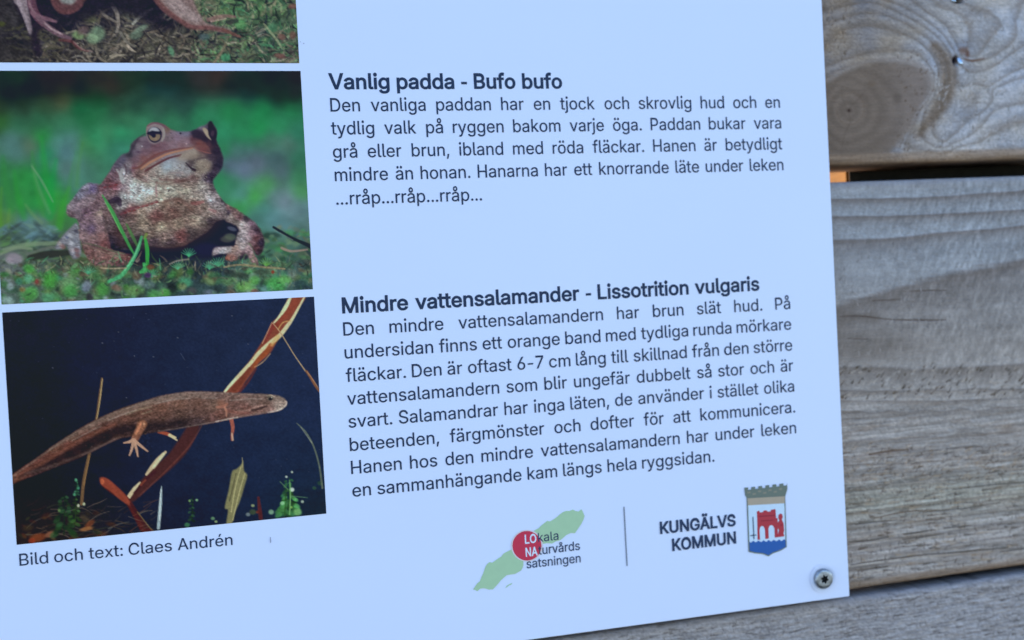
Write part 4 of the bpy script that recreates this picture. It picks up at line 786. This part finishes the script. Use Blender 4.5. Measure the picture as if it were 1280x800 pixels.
photo('toad_photo', 'printed photo of a warty brown toad sitting in grass', -291.2*k, -153.9*k, -120.9*k, -25.1*k, paint_toad)
photo('newt_photo', 'printed photo of a brown newt swimming in dark water', -291.2*k, -20.7*k, -120.5*k, 108.4*k, paint_newt)

# ---------------------------------------------------------------- lettering
FONT = None
try: FONT = bpy.data.fonts.load(os.path.join(bpy.utils.system_resource('DATAFILES'), 'fonts', 'Inter.woff2'))
except Exception: pass
def contours(s):
    """closed outlines of a word at size 1"""
    c = bpy.data.curves.new('word', 'FONT'); c.body = s; c.size = 1
    if FONT: c.font = FONT
    o = bpy.data.objects.new('word', c); COL.objects.link(o)
    bpy.context.view_layer.update()
    cv = o.to_curve(bpy.context.evaluated_depsgraph_get()); out = []
    for sp in cv.splines:
        bp = sp.bezier_points; P = []
        for i in range(len(bp)):
            p, q = bp[i], bp[(i+1) % len(bp)]
            a, b, c_, d = (np.array(v[:2]) for v in (p.co, p.handle_right, q.handle_left, q.co))
            straight = abs(np.cross(b-a, d-a)) < 1e-6 and abs(np.cross(c_-a, d-a)) < 1e-6
            for t in ([0] if straight else (0, .2, .4, .6, .8)):
                P.append(a*(1-t)**3+3*b*t*(1-t)**2+3*c_*t*t*(1-t)+d*t**3)
        P = [P[i] for i in range(len(P)) if np.hypot(*(P[i]-P[i-1])) > 1e-5]
        if len(P) > 2: out.append(np.array(P))
    o.to_curve_clear(); bpy.data.objects.remove(o); bpy.data.curves.remove(c)
    return out
def area(P): Q = np.roll(P, -1, 0); return .5*(P[:, 0]*Q[:, 1]-Q[:, 0]*P[:, 1]).sum()
def embolden(P, d, sgn):
    e1 = P-np.roll(P, 1, 0); e2 = np.roll(P, -1, 0)-P
    e1 /= np.linalg.norm(e1, axis=1)[:, None]; e2 /= np.linalg.norm(e2, axis=1)[:, None]
    n1 = np.stack([e1[:, 1], -e1[:, 0]], 1); n2 = np.stack([e2[:, 1], -e2[:, 0]], 1); m = n1+n2
    return P+sgn*d*m/np.maximum(1+(n1*n2).sum(1), .45)[:, None]
def fill(loops):
    """non-zero winding fill of closed loops, slab by slab: (vertices, faces)"""
    E_ = np.concatenate([np.concatenate([P, np.roll(P, -1, 0)], 1) for P in loops])
    E_ = E_[np.abs(E_[:, 1]-E_[:, 3]) > 1e-9]
    ys = list(E_[:, 1])
    for i in range(len(E_)):                              # heights where two edges cross
        x1, y1, x2, y2 = E_[i]; Q = E_[i+1:]
        d = (x2-x1)*(Q[:, 3]-Q[:, 1])-(y2-y1)*(Q[:, 2]-Q[:, 0]); d = np.where(np.abs(d) < 1e-14, np.nan, d)
        t = ((Q[:, 0]-x1)*(Q[:, 3]-Q[:, 1])-(Q[:, 1]-y1)*(Q[:, 2]-Q[:, 0]))/d; r = ((Q[:, 0]-x1)*(y2-y1)-(Q[:, 1]-y1)*(x2-x1))/d
        k_ = (t > 1e-6) & (t < 1-1e-6) & (r > 1e-6) & (r < 1-1e-6); ys += list(y1+t[k_]*(y2-y1))
    ys = np.unique(np.round(ys, 6)); V, Fc = [], []
    for y0, y1 in zip(ys[:-1], ys[1:]):
        m = .5*(y0+y1); lo = np.minimum(E_[:, 1], E_[:, 3]); hi = np.maximum(E_[:, 1], E_[:, 3]); A = E_[(lo < m) & (hi > m)]
        xat = lambda y: A[:, 0]+(y-A[:, 1])/(A[:, 3]-A[:, 1])*(A[:, 2]-A[:, 0])
        xm, xa, xb = xat(m), xat(y0), xat(y1); o = np.argsort(xm); wn = 0
        for j, i in enumerate(o):
            was = wn; wn += 1 if A[i, 3] > A[i, 1] else -1
            if was == 0: st = i
            elif wn == 0:
                b_ = len(V); V += [(xa[st], y0), (xa[i], y0), (xb[i], y1), (xb[st], y1)]; Fc.append((b_, b_+1, b_+2, b_+3))
    return V, Fc
def glyphs(words, bold):
    """filled outlines of words at size 1: (vertices, faces)"""
    res = []
    for s in words:
        cs = contours(s); A = [area(P) for P in cs]; sg = np.sign(A[int(np.argmax(np.abs(A)))])
        order = sorted(range(len(cs)), key=lambda i: cs[i][:, 0].min()); groups = []
        for i in order:                                   # contours that overlap sideways belong to one letter
            lo, hi = cs[i][:, 0].min(), cs[i][:, 0].max()
            if groups and lo < groups[-1][1]-1e-4: groups[-1][0].append(i); groups[-1][1] = max(groups[-1][1], hi)
            else: groups.append([[i], hi])
        V, Fc = [], []
        dash = s.index('-') if '-' in s and len(s) == len(groups) and len(s) > 1 else None
        for gi, (g, _) in enumerate(groups):
            if dash is not None and gi >= dash:           # close up a hyphen inside a word
                sh = .06+(.06 if gi > dash else 0)
                for i in g: cs[i] = cs[i]-[sh, 0]
            if s == '-':
                for i in g: cs[i] = cs[i]*[.72, .92]
            v, f = fill([embolden(cs[i], bold, sg) for i in g]); b = len(V); V += v; Fc += [tuple(b+j for j in t) for t in f]
        res.append((np.array(V).reshape(-1, 2), Fc))
    return res
CAP = glyphs(['H'], 0)[0][0][:, 1].max(); XH = glyphs(['x'], 0)[0][0][:, 1].max(); EM = np.ptp(glyphs(['n'], 0)[0][0][:, 0])
def squash(y, xr):                                        # lower-case height relative to the capitals
    x = XH/CAP; y = y/CAP
    return np.where(y < 0, y*1.0, np.where(y < x, y*xr/x, xr+(y-x)*(1-xr)/(1-x)))
def lettering(name, lines, mat, parent, bold=0.0, xr=.70, space=.8):
    """lines: (text, start (u, v), end (u, v), cap height). Words keep one common width factor; spaces take up the rest."""
    words = sorted({w_ for l in lines for w_ in l[0].split(' ')}); G = dict(zip(words, glyphs(words, bold)))
    V, Fc = [], []; n = front()
    nat = []
    for s, p0, p1, cap in lines:
        ww = [np.ptp(G[w_][0][:, 0]) for w_ in s.split(' ')]
        nat.append((sum(ww)+EM*space*(len(ww)-1))*cap/CAP/math.dist(p0, p1))
    common = 1/max(nat)
    for (s, p0, p1, cap), nn in zip(lines, nat):
        p0 = np.array(p0); p1 = np.array(p1); L = np.linalg.norm(p1-p0); d = (p1-p0)/L; up = np.array([d[1], -d[0]])
        ws = s.split(' '); fac = 1/nn if len(ws) == 1 else common
        wid = [np.ptp(G[w_][0][:, 0])*cap/CAP*fac for w_ in ws]
        gap = (L-sum(wid))/(len(ws)-1) if len(ws) > 1 else 0; x = 0
        for w_, wd in zip(ws, wid):
            g, f = G[w_]; gx = (g[:, 0]-g[:, 0].min())*cap/CAP*fac+x; gy = squash(g[:, 1], xr)*cap
            P = p0+gx[:, None]*d+gy[:, None]*up; b = len(V)
            V += [(q[0], n, EYE_H-q[1]) for q in P]; Fc += [tuple(b+j for j in t) for t in f]
            x += wd+gap
    return link(name, mesh(V, Fc), mat, parent)
def row(s, v, u0, u1, cap): return (s, (u0*k, v*k), (u1*k, v*k), cap*k)
def px(s, x0, y0, x1, y1, cap):                           # a line given by layout points
    a = at(x0, y0); b = at(x1, y1); c = at(x0, y0-cap); return (s, (float(a[0]), float(a[1])), (float(b[0]), float(b[1])), float(math.dist(a, c)))
LH, RH = -104.6, 191.6
tag(lettering('heading_text', [row('Vanlig padda - Bufo bufo', -143.3, -104.9, 40.6, 8.9)], M_TEXT, sign, .021), 'bold heading above the upper paragraph')
tag(lettering('heading_text', [row('Mindre vattensalamander - Lissotrition vulgaris', -10.1, -104.4, 169.8, 8.9)], M_TEXT, sign, .021), 'bold heading above the lower paragraph')
tag(lettering('paragraph_text', [row('Den vanliga paddan har en tjock och skrovlig hud och en', -129.9, LH, RH-.4, 7.9), row('tydlig valk på ryggen bakom varje öga. Paddan bukar vara', -116.2, LH-.3, RH-.2, 7.9),
    row('grå eller brun, ibland med röda fläckar. Hanen är betydligt', -102.4, LH, RH-.2, 7.9), row('mindre än honan. Hanarna har ett knorrande läte under leken', -88.6, LH+.3, RH, 7.9), row('...rråp...rråp...rråp...', -74.6, LH+.3, -15.0, 7.9)], M_TEXT, sign, .005, .70, .62), 'upper paragraph of dark text about the toad')
P2 = ['Den mindre vattensalamandern har brun slät hud. På', 'undersidan finns ett orange band med tydliga runda mörkare', 'fläckar. Den är oftast 6-7 cm lång till skillnad från den större', 'vattensalamandern som blir ungefär dubbelt så stor och är', 'svart. Salamandrar har inga läten, de använder i stället olika', 'beteenden, färgmönster och dofter för att kommunicera.', 'Hanen hos den mindre vattensalamandern har under leken', 'en sammanhängande kam längs hela ryggsidan.']
V2 = [3.4, 17.15, 31.1, 44.8, 58.5, 72.5, 86.3, 99.95]
tag(lettering('paragraph_text', [row(s, v, LH+.2, (131.6 if i == 7 else RH+.1), 7.9) for i, (s, v) in enumerate(zip(P2, V2))], M_TEXT, sign, .005), 'lower paragraph of dark text about the newt')
tag(lettering('caption_text', [px('Bild och text: Claes Andrén', 24.6, 707.2, 290.8, 681.0, 15.0)], M_TEXT, sign, .003), 'caption below the newt photo')

# ---------------------------------------------------------------- logos
def shape(name, polys, mat, parent, smooth=False):
    """flat printed shape from outlines given as layout points"""
    n = front(); V, Fc = [], []
    bm = bmesh.new()
    for P in polys:
        P = spline(P, 4) if smooth else np.array(P, float)
        u, v = at(P[:, 0], P[:, 1]); f = bm.faces.new([bm.verts.new(world(a, b, n)) for a, b in zip(u, v)])
        f.normal_update()
        if f.normal.y > 0: f.normal_flip()
    bmesh.ops.triangulate(bm, faces=bm.faces[:]); me = bpy.data.meshes.new('mesh'); bm.to_mesh(me); bm.free()
    return link(name, me, mat, parent)
def circle(cx, cy, rx, ry, m=32): return [(cx+rx*math.cos(2*math.pi*i/m), cy+ry*math.sin(2*math.pi*i/m)) for i in range(m)]
ZL = lambda p: zoomed(580, 620, 5.818, p)
ZE = lambda p: zoomed(800, 590, 4.571, p)
M_LEAF = flat_ink('logo_green', (141, 187, 176)); M_RED = flat_ink('logo_red', (166, 58, 92)); M_WHITE = mottled('logo_white', (.80, .80, .80), .01, (60, 60, 60), .4, .25); M_RIM = flat_ink('logo_pale_rim', (178, 192, 226))
M_INK2 = flat_ink('logo_text', (48, 64, 102))
logo = shape('nature_logo', [ZL([(65,680),(82,655),(95,635),(115,620),(126,590),(140,560),(150,530),(160,505),(172,490),(185,480),(205,484),(225,470),(250,452),(270,440),(285,420),(300,410),(325,398),(350,385),(380,350),(440,290),(480,270),(520,245),(545,232),(560,215),(585,195),(605,180),(625,184),(650,170),(675,152),(700,130),(720,116),(740,108),(765,108),(790,98),(810,108),(830,112),(842,106),(852,95),(864,115),(876,145),(866,175),(850,205),(830,235),(806,270),(775,268),(740,285),(720,304),(700,320),(665,330),(640,345),(600,342),(560,350),(500,400),(432,420),(430,510),(415,540),(400,550),(370,566),(340,570),(310,575),(290,592),(270,610),(245,640),(210,678),(180,680),(150,670),(120,672),(95,692),(82,682)]),
                              ZL([(298,672),(310,652),(330,640),(352,630),(345,642),(325,652)])], M_LEAF, sign)
tag(logo, 'green map shaped logo with a red dot')
shape('dot_rim', [ZL(circle(457, 360, 116, 116))], M_RIM, logo); shape('dot', [ZL(circle(457, 361, 106, 108))], M_RED, logo)
ov = [px('LO', 580+443/5.818, 620+346/5.818, 580+527/5.818, 620+336/5.818, 10.6), px('NA', 580+449/5.818, 620+440/5.818, 580+536/5.818, 620+429/5.818, 10.6)]
lettering('white_letters', ov, M_WHITE, logo, .016)
lettering('lettering', [px('kala', 580+538/5.818, 620+334/5.818, 580+687/5.818, 620+317/5.818, 11.0), px('turvårds', 580+540/5.818, 620+426/5.818, 580+843/5.818, 620+390/5.818, 11.0), px('satsningen', 580+455/5.818, 620+525/5.818, 580+848/5.818, 620+481/5.818, 11.0)], M_INK2, logo, .006, .74)
shape('divider_line', [[(779.0,633.4),(780.5,633.3),(784.4,707.2),(782.9,707.3)]], flat_ink('divider_grey', (104, 124, 158)), sign)
tag(lettering('municipality_name', [px('KUNGÄLVS', 800+114/4.571, 590+352/4.571, 800+546/4.571, 590+305/4.571, 14.2), px('KOMMUN', 800+184/4.571, 590+449/4.571, 800+549/4.571, 590+405/4.571, 14.2)], flat_ink('name_ink', (44, 62, 100)), sign, .026), 'bold capitals left of the coat of arms')

M_SLATE = flat_ink('arms_slate', (92, 112, 120)); M_STONE = flat_ink('arms_stone', (146, 148, 150)); M_PALE = flat_ink('arms_pale', (168, 204, 252)); M_BLUE = flat_ink('arms_blue', (44, 90, 176)); M_CASTLE = flat_ink('arms_red', (148, 60, 82)); M_NAVY = flat_ink('arms_navy', (66, 84, 120)); M_STONE2 = flat_ink('arms_joint', (116, 126, 130))
arms = shape('coat_of_arms', [ZE([(608,148),(828,136),(837,428),(800,450),(760,464),(732,481),(700,468),(655,464),(619,456)])], M_SLATE, sign); tag(arms, 'municipal coat of arms with a red gate above blue water')
shape('field', [ZE([(616,190),(823,178),(829,392),(624,404)])], M_PALE, arms)
def wave(y0, y1, amp, n=7):
    xs_ = np.linspace(624, 829, n*4+1); return [(x, y0+(y1-y0)*(x-624)/205+amp*math.sin((x-624)/205*n*2*math.pi)) for x in xs_]
shape('water', [ZE(wave(398, 388, 5)+[(831,426),(797,444),(757,458),(732,474),(702,462),(660,458),(625,450)])], M_BLUE, arms)
shape('stone_band', [ZE([(612,150),(825,138),(825,178),(615,190)])], M_STONE, arms)
top = []
for i in range(6):
    t = i/6; x = 594+242*t; y = 90-28*t
    top += [(x, y), (x+22, y-2.6), (x+22, y+11), (x+40, y+9)]
shape('mural_crown', [ZE([(594,88)]+top[1:]+[(838,60),(840,96),(828,138),(610,150),(600,132)])], M_SLATE, arms)
cr = []
for i in range(7):
    x = 612+30*i; y = 112-3.2*i+(12 if i % 2 else 0); cr.append(ZE([(x,y),(x+18,y-2),(x+18,y+8),(x,y+10)]))
shape('crown_joints', cr, M_STONE2, arms)
shape('red_gate', [ZE([(666,224),(680,220),(684,230),(700,228),(706,219),(722,218),(728,226),(742,225),(748,215),(772,211),(776,262),(784,262),(786,372),(768,374),(766,322),(758,306),(746,302),(736,310),(732,326),(734,380),(714,382),(712,328),(704,310),(692,308),(684,316),(681,332),(684,386),(670,387),(668,300)])], M_CASTLE, arms)
shape('red_lion', [ZE([(790,244),(800,236),(810,240),(814,256),(808,272),(818,290),(822,330),(818,352),(824,366),(800,370),(774,372),(786,356),(792,330),(780,312),(782,290),(794,276),(788,262)])], M_CASTLE, arms)
shape('sword', [ZE([(640,258),(646,254),(652,380),(646,384)]), ZE([(628,360),(662,356),(662,362),(628,367)])], M_NAVY, arms)
shape('gate_shading', [ZE([(676,250),(770,244),(770,250),(676,256)]), ZE([(690,276),(760,272),(760,277),(690,281)]), ZE([(800,300),(814,298),(814,304),(800,306)])], flat_ink('arms_dark_red', (120,48,72)), arms)
# stray marks on the white
shape('ink_mark', [[(337.4,671),(338.2,671),(338.8,677),(338.2,679),(337.6,677)]], flat_ink('mark_grey', (124,142,184)), sign)
shape('ink_mark', [circle(379.6,54.5,1.0,.8,8), circle(375.4,52.6,.6,.6,8)], flat_ink('mark_pale', (150,170,214)), sign)

# ---------------------------------------------------------------- soft shadow round the screw, painted onto the panel
def screw_shade_ring(cx, cy, r0, r1):
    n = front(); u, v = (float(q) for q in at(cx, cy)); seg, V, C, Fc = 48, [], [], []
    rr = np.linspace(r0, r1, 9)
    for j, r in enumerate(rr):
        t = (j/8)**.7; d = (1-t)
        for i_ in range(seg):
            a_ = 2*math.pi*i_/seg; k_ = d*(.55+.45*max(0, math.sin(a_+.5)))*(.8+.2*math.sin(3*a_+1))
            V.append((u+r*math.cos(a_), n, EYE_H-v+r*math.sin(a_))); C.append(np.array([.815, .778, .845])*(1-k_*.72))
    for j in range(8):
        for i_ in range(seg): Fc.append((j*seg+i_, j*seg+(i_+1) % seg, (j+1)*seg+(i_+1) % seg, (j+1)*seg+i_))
    me = mesh(V, Fc); a = me.attributes.new('col', 'FLOAT_COLOR', 'POINT'); a.data.foreach_set('color', np.concatenate([np.array(C), np.ones((len(C), 1))], 1).astype(np.float32).ravel())
    return tag(link('screw_shade_ring', me, M_SHADE_RING, sign), 'soft shadow painted round the screw')
M_SHADE_RING = pigment('painted_shade', .5, .2, .03)
screw_shade_ring(1028.6, 722.6, .0036, .0058)

# ---------------------------------------------------------------- the screw and the nails
def screw(cx, cy, rad):
    u, v = at(cx, cy, -.0012); c = world(float(u), float(v), 0); root = tag(empty('screw', c), 'round head steel screw with a star recess in the lower right corner of the sign', 'screw')
    seg = 72; prof = [(1.0, -.0002), (1.0, .0013), (.97, .0017), (.90, .0020), (.72, .0021), (.55, .0021)]
    def star(a): return .36+.085*math.cos(6*a)
    V, Fc = [], []
    rings = [[(r*rad*math.cos(2*math.pi*i/seg), r*rad*math.sin(2*math.pi*i/seg), h) for i in range(seg)] for r, h in prof]
    rings.append([(star(2*math.pi*i/seg+.3)*rad*1.04*math.cos(2*math.pi*i/seg), star(2*math.pi*i/seg+.3)*rad*1.04*math.sin(2*math.pi*i/seg), .0021) for i in range(seg)])
    for rg in rings: V += [(c.x+a, c.y-h, c.z+b) for a, b, h in rg]
    for j in range(len(rings)-1):
        for i in range(seg): Fc.append((j*seg+i, j*seg+(i+1) % seg, (j+1)*seg+(i+1) % seg, (j+1)*seg+i))
    link('head', mesh(V, Fc), M_STEEL, root, True)
    V2 = [(c.x+x, c.y-h, c.z+z) for h in (.00205, .0006) for x, z in [(star(2*math.pi*i/seg+.3)*rad*(1.04 if h > .001 else .95)*math.cos(2*math.pi*i/seg), star(2*math.pi*i/seg+.3)*rad*(1.04 if h > .001 else .95)*math.sin(2*math.pi*i/seg)) for i in range(seg)]]
    F2 = [(i, (i+1) % seg, seg+(i+1) % seg, seg+i) for i in range(seg)]+[tuple(range(seg, 2*seg))]
    link('star_recess', mesh(V2, F2), M_DARK, root)
    Vs = [(c.x+.0019*math.cos(2*math.pi*i/20), c.y+d, c.z+.0019*math.sin(2*math.pi*i/20)) for d in (.0001, .0225) for i in range(20)]
    link('shank', mesh(Vs, [(i, (i+1) % 20, 20+(i+1) % 20, 20+i) for i in range(20)]+[tuple(range(20, 40))]), M_STEEL, root)
screw(1029.5, 723.5, .0040)
M_NAIL = mottled('nail_zinc', (.62, .66, .70), .2, (1500, 1500, 1500), .3, .5, .9, .3)
def nail(label, cx, cy, L, wd, ang, lean):
    u, v = at(cx, cy, N_BOARD); c = world(float(u), float(v), N_BOARD); bm = bmesh.new()
    for s in np.linspace(-.5, .5, 5):
        for a in range(8):
            t = a/8*2*math.pi; x = math.cos(t)*wd*(1-.35*abs(s)); y = math.sin(t)*wd*.45; z = s*L
            bm.verts.new((x*math.cos(ang)-z*math.sin(ang), y-.0004+abs(s+.5)*lean, x*math.sin(ang)+z*math.cos(ang)))
    bm.verts.ensure_lookup_table()
    for j in range(4):
        for a in range(8): bm.faces.new([bm.verts[j*8+a], bm.verts[j*8+(a+1) % 8], bm.verts[j*8+8+(a+1) % 8], bm.verts[j*8+8+a]])
    bm.faces.new(bm.verts[0:8][::-1]); bm.faces.new(bm.verts[32:40]); bmesh.ops.recalc_face_normals(bm, faces=bm.faces[:])
    for v_ in bm.verts: v_.co += c
    me = bpy.data.meshes.new('mesh'); bm.to_mesh(me); bm.free(); tag(link('nail', me, M_NAIL, None, True), label, 'nail')
nail('small bent shiny nail in a rust stained pit right of the knot', 1200, 76, .0032, .0010, .22, .0010)
nail('small shiny nail in the knotty board at the very top edge of the picture', 1191, .5, .0022, .0006, 1.3, .0008)
